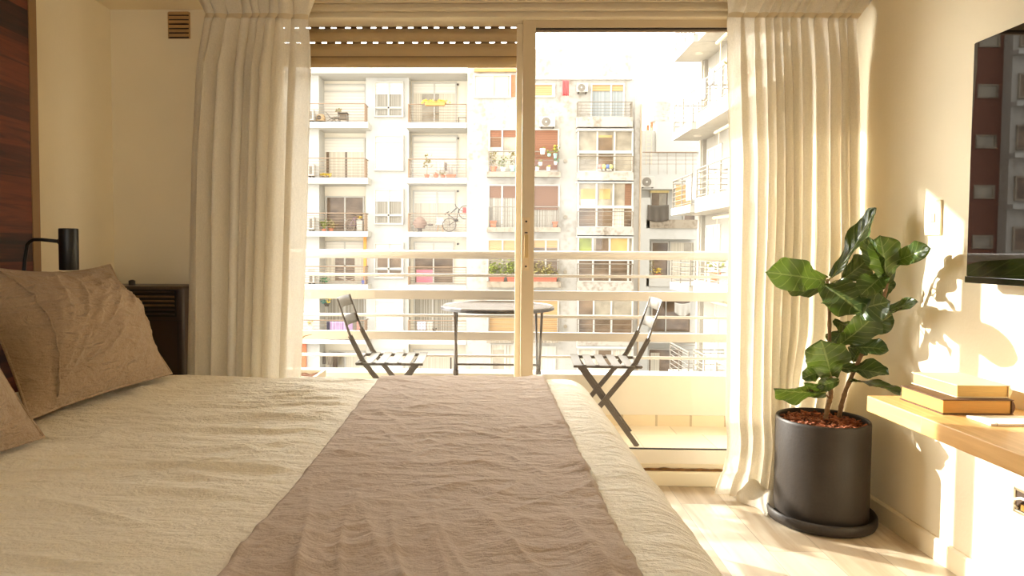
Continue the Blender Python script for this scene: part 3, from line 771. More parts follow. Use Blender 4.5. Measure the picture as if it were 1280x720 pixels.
# recessed socket with a cable loop
k0 = rX(1267, 606, XR - .004); k1 = rX(1267, 641, XR - .004)
oy = k0.y; oz0, oz1 = k1.z + .004, k0.z - .004
ot = thing('wall_socket', 'open metal wall box with a white cable loop under the shelf', 'socket', W(XR, oy - .06, oz0), YAW)
MET = mat('socket_metal', (168, 150, 120), .35, .1, 30, metal=.7)
m = MB(); fw = .009; y0_, y1_ = oy - .125, oy
m.box(XR - .004, XR, y0_, y1_, oz0, oz0 + fw).box(XR - .004, XR, y0_, y1_, oz1 - fw, oz1).box(XR - .004, XR, y0_, y0_ + fw, oz0, oz1).box(XR - .004, XR, y1_ - fw, y1_, oz0, oz1)
room(m).build('frame', MET, ot, bevel=.001)
room(MB().box(XR - .0012, XR, y0_ + fw, y1_ - fw, oz0 + fw, oz1 - fw)).build('box_inside', mat('socket_dark', (66, 46, 26), .7, .2, 60), ot)
room(MB().box(XR - .0035, XR - .001, y0_ + .02, y1_ - .03, oz0 + .014, oz0 + .032)).build('terminal', mat('socket_brass', (170, 130, 60), .35, .1, 40, metal=.6), ot)
room(MB().tube([(XR - .003, oy - .018, oz0 + .016), (XR - .014, oy - .014, oz0 + .03), (XR - .02, oy - .026, oz0 + .047), (XR - .02, oy - .05, oz0 + .058), (XR - .016, oy - .085, oz0 + .06), (XR - .004, oy - .11, oz0 + .054)], .0042, 10)).build('cable', mat('white_cable', (236, 228, 210), .4), ot, smooth=True)
# ================================================================== potted fiddle-leaf fig
PY = 2.78
sx = rZ(1023.5, 660, .02).x
px_ = rY(1028, 525, PY).x
fig = thing('potted_fig', 'tall fiddle leaf fig in a dark grey cylinder pot beside the curtain', 'potted plant', W(px_, PY, 0), YAW)
CER = mat('dark_ceramic', (50, 43, 37), .5, .08, 14, .08, 90, spec=.4)
pr_ = .178; zr = rY(1028, 522, PY).z
zr = .425
def rlathe(prof, name, m_, smooth=True, n=64): 
    return room(MB().lathe(prof, (px_, PY, 0), n)).build(name, m_, fig, smooth=smooth)
po = rlathe([(0, .022), (pr_ - .012, .022), (pr_ - .004, .028), (pr_, .045), (pr_, zr - .012), (pr_ - .002, zr - .003), (pr_ - .006, zr), (pr_ - .011, zr - .002), (pr_ - .013, zr - .01), (pr_ - .014, zr - .06), (0, zr - .06)], 'pot', CER)
rlathe([(0, 0), (.185, 0), (.203, .006), (.209, .02), (.208, .042), (.203, .05), (.197, .046), (.193, .022), (.186, .016), (0, .016)], 'saucer', CER)
room(MB().grid(lambda a, b: Vector((px_ + (pr_ - .014) * a * math.cos(b * 2 * math.pi), PY + (pr_ - .014) * a * math.sin(b * 2 * math.pi), zr - .034 + .014 * N(a * 6 * math.cos(b * 6.283), a * 6 * math.sin(b * 6.283), 2) + .010 * (1 - a))), 10, 40)).build('soil', mat('pot_soil', (70, 40, 24), .95, .4, 90, .6, 160), fig, smooth=True)
random.seed(11)
bk = MB()
for i in range(420):
    a = random.uniform(0, 6.283); r0 = (pr_ - .026) * math.sqrt(random.random())
    L, wd_, th = random.uniform(.012, .034), random.uniform(.006, .014), random.uniform(.002, .005)
    M_ = Matrix.Translation((px_ + r0 * math.cos(a), PY + r0 * math.sin(a), zr - .022 + random.uniform(-.006, .010))) @ Matrix.Rotation(random.uniform(0, 6.283), 4, 'Z') @ Matrix.Rotation(random.uniform(-.5, .5), 4, 'X') @ Matrix.Rotation(random.uniform(-.5, .5), 4, 'Y')
    q = [(-L/2, -wd_/2 * random.uniform(.3, 1), 0), (L/2, -wd_/2 * random.uniform(.3, 1), 0), (L/2, wd_/2 * random.uniform(.3, 1), 0), (-L/2, wd_/2, 0)]
    vs = [M_ @ Vector(p) for p in q] + [M_ @ (Vector(p) + Vector((0, 0, th))) for p in q]
    bk.add(vs, [(0,3,2,1),(4,5,6,7),(0,1,5,4),(1,2,6,5),(2,3,7,6),(3,0,4,7)])
bo = room(bk).build('bark_mulch', mat('bark_chips', (150, 84, 48), .8, .45, 45, .3, 120), fig); bo['kind'] = 'stuff'
STEM = mat('fig_stem', (132, 100, 66), .8, .25, 60, .5, 140)
def P3(u, v, dy=0.0): return rY(u, v, PY + dy)
st1 = [(1032, 523, -.02), (1034.5, 510, -.02), (1038.7, 496, -.02), (1038.3, 480, -.02), (1037.2, 455, -.02), (1037, 430, -.02), (1036.8, 390, -.02), (1035, 362, -.02), (1034, 349, -.02)]
st2 = [(1049, 521, .03), (1052, 505, .02), (1057.5, 487, .0), (1067, 465, -.03), (1081.5, 434, -.08), (1096, 398, -.13), (1105, 372, -.17), (1109.5, 350, -.20), (1110, 338, -.21)]
for st, nm in ((st1, 'stem'), (st2, 'stem')):
    pts = [P3(*p) for p in st]
    # smooth the line and give it knobbly nodes
    fine = []
    for i in range(len(pts) - 1):
        for k in range(5): fine.append(pts[i].lerp(pts[i+1], k / 5))
    fine.append(pts[-1])
    rr = [.0092 - .0038 * i / len(fine) + (.0016 if i % 4 == 0 else 0) for i in range(len(fine))]
    room(MB().tube(fine, rr, 10)).build(nm, STEM, fig, smooth=True)
tw_ = MB().tube([P3(1038, 499, -.02), P3(1033, 494, -.03), P3(1031, 490, -.035)], [.004, .003, .002], 8); room(tw_).build('stem', STEM, fig, smooth=True)

def leaf_mat(name, top, vein, tr):
    m, nt, out = newmat(name)
    uv = node(nt, 'ShaderNodeTexCoord').outputs['UV']
    sp = node(nt, 'ShaderNodeSeparateXYZ', {0: uv})
    def mth(op, a, b=0.0, c=0.0):
        n = node(nt, 'ShaderNodeMath', operation=op)
        for i, x in enumerate((a, b, c)):
            if isinstance(x, bpy.types.NodeSocket): nt.links.new(x, n.inputs[i])
            else: n.inputs[i].default_value = x
        return n.outputs[0]
    s = mth('ABSOLUTE', mth('MULTIPLY_ADD', sp.outputs['Y'], 2.0, -1.0))
    mid = mth('LESS_THAN', s, .045)
    ph = mth('FRACT', mth('MULTIPLY_ADD', sp.outputs['X'], 6.5, mth('MULTIPLY', s, -1.6)))
    tri = mth('ABSOLUTE', mth('MULTIPLY_ADD', ph, 2.0, -1.0))
    side = mth('GREATER_THAN', tri, .90)
    vn = mth('MAXIMUM', mid, mth('MULTIPLY', side, .7))
    nz = node(nt, 'ShaderNodeTexNoise', {'Vector': coords(nt), 'Scale': 14.0, 'Detail': 3.0}).outputs['Fac']
    tc_ = col(top); d_ = tuple(x * .75 for x in tc_[:3]) + (1,); l_ = tuple(x * 1.25 for x in tc_[:3]) + (1,)
    base = ramp(nt, nz, [(.3, d_), (.7, l_)])
    cc = mixc(nt, vn, base, col(vein))
    hb = mth('ADD', mth('MULTIPLY', tri, -.6), mth('MULTIPLY', mid, -.5))
    bp = node(nt, 'ShaderNodeBump', {'Height': hb, 'Strength': .45, 'Distance': .006}).outputs[0]
    p = node(nt, 'ShaderNodeBsdfPrincipled', {'Base Color': cc, 'Roughness': .27, 'Normal': bp, 'Specular IOR Level': .55}).outputs[0]
    tcol = mixc(nt, vn, col(tr), col(vein))
    t = node(nt, 'ShaderNodeBsdfTranslucent', {'Color': tcol}).outputs[0]
    mx = node(nt, 'ShaderNodeMixShader', {0: .15}); nt.links.new(p, mx.inputs[1]); nt.links.new(t, mx.inputs[2])
    nt.links.new(mx.outputs[0], out.inputs[0]); return m
LEAF = leaf_mat('fig_leaf', (56, 74, 36), (116, 130, 72), (112, 136, 40))
CAMR = Vector((0, 0, CAMZ))
def leaf(base, tip, wpx, roll, seed, stem=None, bend=.18, fold=.3, wave=.085):
    b, t = P3(*base), P3(*tip)
    t = b + (t - b) * 1.06; wpx *= 1.28
    ax = t - b; L = ax.length; ax.normalize()
    view = (CAMR - (b + t) / 2).normalized()
    n = (view - ax * view.dot(ax)).normalized()
    n = Matrix.Rotation(R(roll), 3, ax) @ n
    sd_ = ax.cross(n).normalized()
    wd_ = wpx * (PY + (base[2] + tip[2]) / 2) / 853
    nu, nv_ = 22, 12
    def wp(q):
        # fiddle outline: narrow foot, slight waist, broad rounded end
        return (.30 + .70 * q ** 1.1) * max(0, math.sin(math.pi * (q * .93 + .07) ** .92)) ** .55 * (1 - .10 * math.exp(-((q - .38) / .12) ** 2))
    mx_ = max(wp(i / 50) for i in range(51))
    def f(q, s):
        ss = 2 * s - 1
        w = wp(q) / mx_ * wd_ / 2
        x = ss * w * (1 + .05 * math.sin(q * 17 + seed))
        zf = fold * abs(ss) ** 1.4 * w - bend * L * (q ** 2 - q * .35) + wave * wd_ * math.sin(q * 13 + seed * 2.1 + ss) * ss * ss + .02 * wd_ * N(q * 4, ss * 3, seed)
        zf -= .012 * wd_ * math.cos((q * 6.5 - abs(ss) * 1.6) * 2 * math.pi)
        return b + ax * (L * q) + sd_ * x + n * zf
    mb = MB().grid(f, nu, nv_); room(mb)
    o = mb.build('leaf', LEAF, fig, smooth=True)
    uvl = o.data.uv_layers.new(name='UVMap')
    for poly in o.data.polygons:
        for li in poly.loop_indices:
            vi = o.data.loops[li].vertex_index
            uvl.data[li].uv = ((vi % (nu + 1)) / nu, (vi // (nu + 1)) / nv_)
    if stem:
        sv = P3(*stem)
        pm = MB().tube([sv, sv.lerp(b, .5) + Vector((0, 0, .006)), b, b + ax * L * .12], [.0035, .003, .0028, .002], 8); room(pm)
        pm.build('petiole', mat('petiole_green', (136, 138, 70), .5, .1, 40), fig, smooth=True)
    return o
LV = [  # base, tip (pixel, pixel, towards or away from the pot axis), width px, roll, stem joint, bend
 ((1031, 351, -.03), (970, 340, -.30), 33, 14, (1035, 352, -.02), .10),
 ((1030, 362, -.01), (984, 356, .03), 24, -38, (1035, 356, -.02), .25),
 ((1040, 347, -.03), (1098, 268, -.12), 26, -52, (1035, 352, -.02), -.12),
 ((1030, 356, -.05), (1073, 385, -.22), 46, -28, (1035, 356, -.02), .12),
 ((1052, 350, .03), (1085, 326, .02), 26, 20, (1036, 356, -.02), .2),
 ((1108, 342, -.22), (1079, 364, -.30), 25, 25, (1109, 345, -.20), .12),
 ((1107, 350, -.21), (1083, 303, -.26), 21, -40, (1109, 350, -.20), .12),
 ((1108, 354, -.22), (1104, 300, -.28), 33, 24, (1109, 352, -.20), .18),
 ((1118, 328, -.24), (1155, 311, -.40), 22, -28, (1110, 340, -.21), .12),
 ((1062, 388, -.12), (1107, 379, -.26), 31, 12, (1099, 392, -.14), .15),
 ((1106, 392, -.17), (1137, 376, -.32), 14, -48, (1101, 386, -.15), .2),
 ((1049, 431, -.04), (1094, 398, -.18), 30, 30, (1037, 436, -.02), .15),
 ((1074, 418, -.06), (1113, 396, -.14), 22, 15, (1088, 418, -.10), .15),
 ((1052, 414, .05), (1040, 430, .07), 18, 10, None, .1),
 ((1039, 470, -.05), (1029, 431, -.13), 41, 8, (1038, 470, -.02), .16),
 ((1062, 434, -.05), (1105, 434, -.16), 20, -35, (1079, 440, -.07), .2),
 ((1049, 460, -.02), (1107, 465, -.15), 26, -50, (1067, 464, -.03), .1),
 ((1027, 464, -.04), (1006, 471, -.06), 15, 10, (1037, 467, -.02), .2),
 ((1033, 490, -.04), (973, 491, -.08), 30, -60, (1031, 491, -.035), .1),
 ((1049, 476, -.05), (1026, 482, -.10), 13, 5, (1039, 480, -.02), .2),
 ((1064, 476, -.03), (1121, 485, -.22), 20, -74, (1062, 476, -.02), .15),
 ((1024, 466, .04), (1013, 446, .05), 16, 20, None, .1),
 ((1108, 368, -.16), (1113, 350, -.18), 11, 10, None, .1),
 ((1104, 376, -.14), (1098, 346, -.10), 20, 5, None, .1),
 ((1036, 372, .02), (1058, 358, .06), 22, 40, (1036, 372, -.02), .3),
 ((1066, 452, -.02), (1076, 432, .00), 18, -10, (1070, 460, -.03), .2),
 ((1042, 400, .02), (1066, 412, .05), 16, 30, None, .2),
 ((1037, 486, -.05), (1010, 484, -.10), 14, -45, (1038, 486, -.02), .2),
]
for i, (b, t, w, r_l, s, bd) in enumerate(LV): leaf(b, t, w, r_l, i * 1.7 + .4, s, bd)
# ================================================================== the street outside
random.seed(3)
def stained(name, rgb, stain, amt, rough=.9):
    if name in MATS: return MATS[name]
    m, nt, out = newmat(name)
    a = node(nt, 'ShaderNodeTexNoise', {'Vector': coords(nt, (1.2, 1.2, .22)), 'Scale': 1.1, 'Detail': 6.0}).outputs['Fac']
    b = node(nt, 'ShaderNodeTexNoise', {'Vector': coords(nt), 'Scale': 5.0, 'Detail': 6.0}).outputs['Fac']
    s = node(nt, 'ShaderNodeMath', {0: a, 1: b}, operation='MULTIPLY').outputs[0]
    f = ramp(nt, s, [(.24, (0,0,0,1)), (.42, (amt, amt, amt, 1))])
    cc = mixc(nt, f, col(rgb), col(stain))
    p = node(nt, 'ShaderNodeBsdfPrincipled', {'Base Color': cc, 'Roughness': rough}).outputs[0]
    nt.links.new(p, out.inputs[0]); MATS[name] = m; return m
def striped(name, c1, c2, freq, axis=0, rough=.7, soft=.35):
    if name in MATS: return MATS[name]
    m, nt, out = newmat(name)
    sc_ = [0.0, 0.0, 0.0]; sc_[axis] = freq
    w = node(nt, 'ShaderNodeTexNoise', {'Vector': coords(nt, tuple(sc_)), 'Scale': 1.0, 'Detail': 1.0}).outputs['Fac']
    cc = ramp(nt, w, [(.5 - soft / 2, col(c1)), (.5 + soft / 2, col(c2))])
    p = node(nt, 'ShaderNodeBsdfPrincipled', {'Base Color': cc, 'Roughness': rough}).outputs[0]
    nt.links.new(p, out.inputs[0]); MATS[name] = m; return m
def slatmat(name, c1, c2, pitch, axis=2, rough=.7):
    """roller-shutter or blind slats: an even repeat along one axis"""
    if name in MATS: return MATS[name]
    m, nt, out = newmat(name)
    t = node(nt, 'ShaderNodeTexCoord').outputs['Object']
    sp = node(nt, 'ShaderNodeSeparateXYZ', {0: t}).outputs[axis]
    f = node(nt, 'ShaderNodeMath', {0: node(nt, 'ShaderNodeMath', {0: sp, 1: 1 / pitch}, operation='MULTIPLY').outputs[0]}, operation='FRACT').outputs[0]
    nz = node(nt, 'ShaderNodeTexNoise', {'Vector': coords(nt, (.6, .6, 14)), 'Scale': 1.0, 'Detail': 3.0}).outputs['Fac']
    g = node(nt, 'ShaderNodeMath', {0: f, 1: nz}, operation='MULTIPLY').outputs[0]
    cc = ramp(nt, g, [(.02, col(c2)), (.25, col(c1)), (.9, col(tuple(min(255, x * 1.12) for x in c1)))])
    p = node(nt, 'ShaderNodeBsdfPrincipled', {'Base Color': cc, 'Roughness': rough}).outputs[0]
    nt.links.new(p, out.inputs[0]); MATS[name] = m; return m
WHT = stained('white_render', (190, 188, 181), (176, 172, 163), .5)
WHT2 = stained('white_recess_render', (236, 227, 208), (226, 216, 196), .4)
CRM = stained('cream_render', (180, 175, 166), (141, 129, 111), .7)
OLD = stained('weathered_parapet', (175, 167, 155), (113, 97, 79), .9)
STN = stained('stone_slab', (159, 147, 129), (104, 88, 70), .9)
SLAB = stained('balcony_slab_paint', (191, 188, 180), (175, 168, 155), .4)
FRW = mat('white_window_frame', (191, 186, 176), .5, .02, 4)
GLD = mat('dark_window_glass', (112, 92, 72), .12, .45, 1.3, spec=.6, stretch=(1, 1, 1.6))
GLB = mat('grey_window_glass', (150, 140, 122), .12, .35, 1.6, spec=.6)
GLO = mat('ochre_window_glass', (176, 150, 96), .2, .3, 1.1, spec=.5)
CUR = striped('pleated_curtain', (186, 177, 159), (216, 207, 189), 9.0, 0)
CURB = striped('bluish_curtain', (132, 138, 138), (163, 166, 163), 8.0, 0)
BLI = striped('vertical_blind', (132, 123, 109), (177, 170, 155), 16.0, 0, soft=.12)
RSW = slatmat('white_roller_shutter', (220, 214, 202), (214, 207, 194), .16)
RSB = slatmat('brown_roller_shutter', (124, 88, 62), (102, 70, 50), .11)
RSR = slatmat('red_roller_shutter', (136, 90, 64), (118, 76, 54), .11)
BAM = slatmat('bamboo_blind', (186, 152, 106), (162, 124, 80), .10)
RGR = mat('grey_railing', (128, 118, 104), .45, .06, 3)
RWH = mat('white_railing', (190, 180, 164), .45, .04, 3)
RBR = mat('brown_railing', (140, 116, 92), .45, .06, 3)
DRK = mat('dark_item', (70, 60, 50), .6, .2, 6)
TER = mat('terracotta', (204, 118, 82), .8, .12, 6)
POTW = mat('white_flower_pot', (246, 240, 228), .6, .03, 6)
GRN = mat('leaf_green', (132, 140, 66), .7, .4, 3)
GRN2 = mat('leaf_olive', (150, 138, 84), .7, .35, 3)
GRN3 = mat('leaf_emerald', (92, 150, 104), .7, .35, 3)
YEL = mat('flower_yellow', (222, 196, 80), .7, .25, 4)
YB_, YC_, YFA = 34.9, 34.2, 33.3
def rect(u0, v0, u1, v1, Y):
    um, vm = (u0 + u1) / 2, (v0 + v1) / 2
    return onY(u0, vm, Y).x, onY(u1, vm, Y).x, onY(um, v1, Y).z, onY(um, v0, Y).z      # x0 x1 zlow zhigh
def pbox(mb, u0, v0, u1, v1, Y, y0, y1):
    x0, x1, z0, z1 = rect(u0, v0, u1, v1, Y); return mb.box(x0, x1, y0, y1, z0, z1)
ZG = -13.0
struct(MB().grid(lambda a, b: Vector((-70 + 140 * a, 4.5 + 90 * b, ZG)), 2, 2).build('ground', mat('street_paving', (120, 114, 106), .9, .1, .3)))

def unit(par, u0, v0, u1, v1, Y, pane, mull=(), bars=(), fw=.07, frame=FRW, dep=.08):
    """one window: frame (a part of the building) with its glazing or shutter as sub-parts; pane: list of (ua, va, ub, vb, material, name)"""
    x0, x1, z0, z1 = rect(u0, v0, u1, v1, Y)
    m = MB().box(x0 - fw, x0, Y - dep, Y + .02, z0 - fw, z1 + fw).box(x1, x1 + fw, Y - dep, Y + .02, z0 - fw, z1 + fw)
    m.box(x0, x1, Y - dep, Y + .02, z1, z1 + fw).box(x0, x1, Y - dep, Y + .02, z0 - fw, z0)
    for u in mull:
        x = onY(u, (v0 + v1) / 2, Y).x; m.box(x - .04, x + .04, Y - dep * .8, Y + .02, z0, z1)
    for v in bars:
        z = onY((u0 + u1) / 2, v, Y).z; m.box(x0, x1, Y - dep * .8, Y + .02, z - .04, z + .04)
    o = m.build('window', frame, par)
    if not isinstance(pane, list): pane = [(u0, v0, u1, v1, pane, 'pane')]
    for i, (a, b, c, d, mt, nm) in enumerate(pane):
        k = MB(); off = .004 * (i + 1)
        if nm in ('roller_shutter', 'bamboo_blind'): off += .03
        pbox(k, a, b, c, d, Y, Y - off, Y + .02); k.build(nm, mt, o)
    return o
def railing(par, u0, u1, vt, vb, Y, n, mt, ret=None, side=None, posts=(), r=.022, vert=0, wr=.010, top=.028):
    """front railing at depth Y from pixel vt (top rail) to vb; ret: depth of side returns ('L','R')"""
    um = (u0 + u1) / 2
    xa, xb = onY(u0, (vt + vb) / 2, Y).x, onY(u1, (vt + vb) / 2, Y).x
    zt, zb = onY(um, vt, Y).z, onY(um, vb, Y).z
    m = MB().tube([(xa, Y, zt), (xb, Y, zt)], top, 6)
    for i in range(n):
        z = zb + (zt - zb) * (i + .6) / (n + .6)
        m.tube([(xa, Y, z), (xb, Y, z)], wr, 5)
    for x in [xa, xb] + [onY(u, vb, Y).x for u in posts]: m.box(x - r, x + r, Y - r, Y + r, zb - .05, zt)
    for i in range(vert):
        x = xa + (xb - xa) * (i + 1) / (vert + 1); m.box(x - .012, x + .012, Y - .012, Y + .012, zb, zt)
    for s in (side or ''):
        x = xa if s == 'L' else xb
        m.tube([(x, Y, zt), (x, ret, zt)], top, 6)
        for i in range(n):
            z = zb + (zt - zb) * (i + .6) / (n + .6); m.tube([(x, Y, z), (x, ret, z)], wr, 5)
        for k in (1, 2): m.box(x - r, x + r, Y + (ret - Y) * k / 3 - r, Y + (ret - Y) * k / 3 + r, zb - .05, zt)
    return m.build('railing', mt, par)

# ------------------------------------------------------------------ white block with deep balconies
xl_, xr_ = -13.0, onY(583.5, 280, YFA).x
wb = thing('apartment_building', 'white apartment block of deep balconies with thin wire railings', 'building', ((xl_ + xr_) / 2, 38, ZG))
def zY(v, Y, u=480): return onY(u, v, Y).z
ztop = zY(85, YFA)
MB().box(xl_, xr_, YB_, 46, ZG, ztop).build('recess_wall', WHT2, wb)
x0, x1 = onY(457.5, 280, YC_).x, onY(511, 280, YC_).x
MB().box(x0, x1, YC_, YB_ + .1, ZG, ztop - .1).build('pier_wall', WHT, wb)
MB().box(xl_, onY(399, 280, 33.8).x, 33.8, YB_ + .1, ZG, ztop - .1).build('pier_wall', WHT, wb)
MB().box(xl_, xr_, YFA, YB_ + .1, ztop - .24, ztop).build('roof_slab', SLAB, wb)
bx = MB(); pbox(bx, 371, 423, 383, 470, 33.75, 33.7, 33.85); bx.build('terracotta_panel', TER, wb)
bx = MB(); pbox(bx, 454.5, 296, 458, 352, 34.0, 33.95, 34.1); bx.build('orange_post', mat('orange_paint', (226, 146, 64), .6, .06, 3), wb)
AF = [(152.3, 159.6, 129.6), (222, 229.5, 197.8), (289, 295.6, 266.4), (355.6, 362.2, 333.2), (424.8, 430, 400.4)]
BF = [(153, 159.8, 130.4), (222.2, 229.2, 198.9), (289.8, 296, 267), (356.5, 363, 334), (425.4, 430.6, 400.8)]
for fl, ua, ub, sd_ in ((AF, 378, 460, 'R'), (BF, 508, 583.5, 'L')):
    for (vt_, vb_, vr) in fl:
        x0, x1, z0, z1 = rect(ua, vt_, ub, vb_, YFA)
        if ua < 400: x0 = xl_
        MB().box(x0, x1, YFA, YB_ + .05, z0, z1).build('balcony_slab', SLAB, wb)
        railing(wb, ua + (2.5 if ua > 400 else 0), ub - (4 if ua < 400 else .5), vr, vt_, YFA + .08, 6, RBR, YC_, sd_)
Yw = YB_ - .01
SHUT = 'roller_shutter'
unit(wb, 403, 107, 456, 152, Yw, [(403, 107, 456, 152, RSW, SHUT)], bars=(114.5,))
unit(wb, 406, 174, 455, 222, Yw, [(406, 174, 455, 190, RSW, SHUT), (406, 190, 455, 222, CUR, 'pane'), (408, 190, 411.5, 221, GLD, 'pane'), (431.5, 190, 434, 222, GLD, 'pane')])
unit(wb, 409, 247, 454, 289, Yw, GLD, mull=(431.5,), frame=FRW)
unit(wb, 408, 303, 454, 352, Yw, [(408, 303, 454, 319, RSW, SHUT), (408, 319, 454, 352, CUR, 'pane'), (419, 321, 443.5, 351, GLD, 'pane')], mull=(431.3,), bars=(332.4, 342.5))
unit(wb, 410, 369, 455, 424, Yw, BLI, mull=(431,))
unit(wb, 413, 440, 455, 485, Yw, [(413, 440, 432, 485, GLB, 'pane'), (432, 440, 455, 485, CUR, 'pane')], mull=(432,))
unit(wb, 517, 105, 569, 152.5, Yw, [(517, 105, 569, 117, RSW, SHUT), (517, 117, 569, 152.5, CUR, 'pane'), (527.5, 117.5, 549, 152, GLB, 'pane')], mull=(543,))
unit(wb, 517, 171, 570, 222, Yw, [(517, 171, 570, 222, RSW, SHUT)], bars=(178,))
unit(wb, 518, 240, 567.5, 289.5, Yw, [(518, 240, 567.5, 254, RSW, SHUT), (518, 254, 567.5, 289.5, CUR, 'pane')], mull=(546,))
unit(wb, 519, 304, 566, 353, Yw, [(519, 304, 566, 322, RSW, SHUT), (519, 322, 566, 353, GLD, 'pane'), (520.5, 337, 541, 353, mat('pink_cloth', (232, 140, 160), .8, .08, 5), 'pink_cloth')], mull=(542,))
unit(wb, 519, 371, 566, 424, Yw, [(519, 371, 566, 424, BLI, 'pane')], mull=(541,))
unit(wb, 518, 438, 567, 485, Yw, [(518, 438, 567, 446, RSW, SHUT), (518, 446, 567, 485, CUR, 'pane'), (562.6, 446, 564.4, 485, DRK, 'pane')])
Yc2 = YC_ - .01
for v0 in (104, 171, 238, 305, 371, 438):
    unit(wb, 333, v0, 364, v0 + 41, 33.79, [(333, v0, 364, v0 + 41, RSW, SHUT)], bars=(v0 + 6.5,))
for (v0, k) in ((104, 'c'), (171, 's'), (238, 'c'), (305, 'd'), (371, 's'), (438, 's')):
    if k == 's':
        unit(wb, 469.5, v0, 503, v0 + 41, Yc2, [(469.5, v0, 503, v0 + 41, RSW, SHUT)], bars=(v0 + 6.5,), dep=.12)
    else:
        pm = striped('grey_net_curtain', (122, 116, 104), (160, 153, 140), 12.0, 0) if k == 'c' else GLD
        unit(wb, 469.5, v0, 503, v0 + 41, Yc2, [(469.5, v0, 503, v0 + 14, RSW, SHUT), (472, v0 + 14, 501, v0 + 29, pm, 'pane'), (472, v0 + 33, 501, v0 + 40, pm, 'pane')], mull=(486,), bars=(v0 + 31,), dep=.12)
for v in (105.8, 173, 239, 305):
    p = onY(572.3, v, Yw); MB().lathe([(.0, -.05), (.05, -.05), (.055, 0)], (p.x, Yw, p.z), 12, 'Y').build('wall_vent', DRK, wb)

# ------------------------------------------------------------------ weathered block with brown shutters
YD = 33.3
xd0, xd1 = onY(583.5, 280, YD).x, onY(800, 280, YD).x
db = thing('apartment_building', 'weathered cream apartment block with brown and bamboo shutters', 'building', ((xd0 + xd1) / 2, 38, ZG))
def zD(v): return onY(690, v, YD).z
xm = onY(655, 100, YD).x
MB().box(xd0, xm, YD, 44, ZG, zD(72)).box(xm, xd1 - .35, YD, 44, ZG, zD(99)).build('wall', CRM, db)
MB().box(xd1 - .35, xd1, YD - .1, 44, ZG, zD(120)).build('pilaster', CRM, db)
MB().box(xm, xd1 - .5, YD - .12, 44, zD(100), zD(96)).build('cornice', SLAB, db)
x0, x1, z0, z1 = rect(660, 61, 791, 97, 36.5)
MB().box(x0, x1, 36.5, 43, zD(100), z1).build('penthouse_wall', CRM, db)
p = onY(799.3, 300, YD - .15); MB().tube([(p.x, p.y, ZG), (p.x, p.y, zD(131))], .05, 8).build('drainpipe', mat('drainpipe_grey', (168, 148, 122), .6, .15, 2), db)
for v in (201.5, 271, 340, 408):
    p = onY(706.6, v, YD); MB().lathe([(0, -.06), (.09, -.06), (.10, 0)], (p.x, YD, p.z), 16, 'Y').lathe([(.05, -.075), (.05, -.06)], (p.x, YD, p.z), 12, 'Y').build('wall_vent', mat('vent_grey', (158, 146, 126), .6, .1, 8), db)
Yd = YD - .01
def slab(u0, v0, u1, v1, y0, mt=STN, nm='balcony_slab'):
    x0, x1, z0, z1 = rect(u0, v0, u1, v1, y0); MB().box(x0, x1, y0, YD + .05, z0, z1).build(nm, mt, db)
# top window with pergola beam
unit(db, 593.5, 95, 637, 121, Yd, [(593.5, 95, 615, 121, FRW, 'pane'), (616, 95, 635, 121, mat('beige_sheet', (216, 198, 166), .7, .1, 2), 'pane')], mull=(616,))
bx = MB(); pbox(bx, 593, 86.5, 645, 90.5, YD, YD - .15, YD); bx.build('pergola_beam', mat('pergola_wood', (190, 148, 92), .7, .15, 3), db)
bx = MB(); pbox(bx, 638.5, 94, 644, 121, YD, YD - .03, YD + .01); bx.build('brown_panel', TER, db)
# left shutters
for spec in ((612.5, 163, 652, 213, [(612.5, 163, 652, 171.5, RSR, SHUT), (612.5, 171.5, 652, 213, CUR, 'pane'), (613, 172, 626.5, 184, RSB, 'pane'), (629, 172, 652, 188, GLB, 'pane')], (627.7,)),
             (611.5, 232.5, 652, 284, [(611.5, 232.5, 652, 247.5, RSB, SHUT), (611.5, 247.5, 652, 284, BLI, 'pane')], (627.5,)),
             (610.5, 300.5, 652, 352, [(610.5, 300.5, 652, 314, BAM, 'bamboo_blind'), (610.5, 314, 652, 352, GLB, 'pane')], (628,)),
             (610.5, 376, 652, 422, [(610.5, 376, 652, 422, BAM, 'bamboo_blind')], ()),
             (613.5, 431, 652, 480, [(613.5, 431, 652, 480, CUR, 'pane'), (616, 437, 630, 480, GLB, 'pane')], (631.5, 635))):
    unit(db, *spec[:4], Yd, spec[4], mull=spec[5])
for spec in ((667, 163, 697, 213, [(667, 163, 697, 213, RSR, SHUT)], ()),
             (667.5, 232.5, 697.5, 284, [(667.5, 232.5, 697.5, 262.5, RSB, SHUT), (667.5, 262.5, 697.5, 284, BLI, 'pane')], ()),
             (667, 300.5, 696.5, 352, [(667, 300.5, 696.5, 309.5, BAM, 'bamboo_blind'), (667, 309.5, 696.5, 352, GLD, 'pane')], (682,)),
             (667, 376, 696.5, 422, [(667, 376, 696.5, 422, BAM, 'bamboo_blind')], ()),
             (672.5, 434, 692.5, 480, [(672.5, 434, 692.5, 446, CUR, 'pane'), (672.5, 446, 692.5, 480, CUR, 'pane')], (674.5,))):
    unit(db, *spec[:4], Yd, spec[4], mull=spec[5])
unit(db, 664, 106.5, 692, 120, Yd, [(664, 106.5, 692, 120, BAM, 'bamboo_blind')], mull=(691,))
for (vr, vb_, vs_) in ((189.5, 214.5, 221), (258.5, 284, 290), (326, 352, 359.5), (397, 422, 429)):
    for (ua, ub) in ((611, 652), (664, 698.5)):
        railing(db, ua, ub, vr, vb_, YD - .42, 4, RGR, YD, 'LR')
        if vs_ < 425: slab(ua - 2.5, vb_, ub + 2.5, vs_, YD - .52)
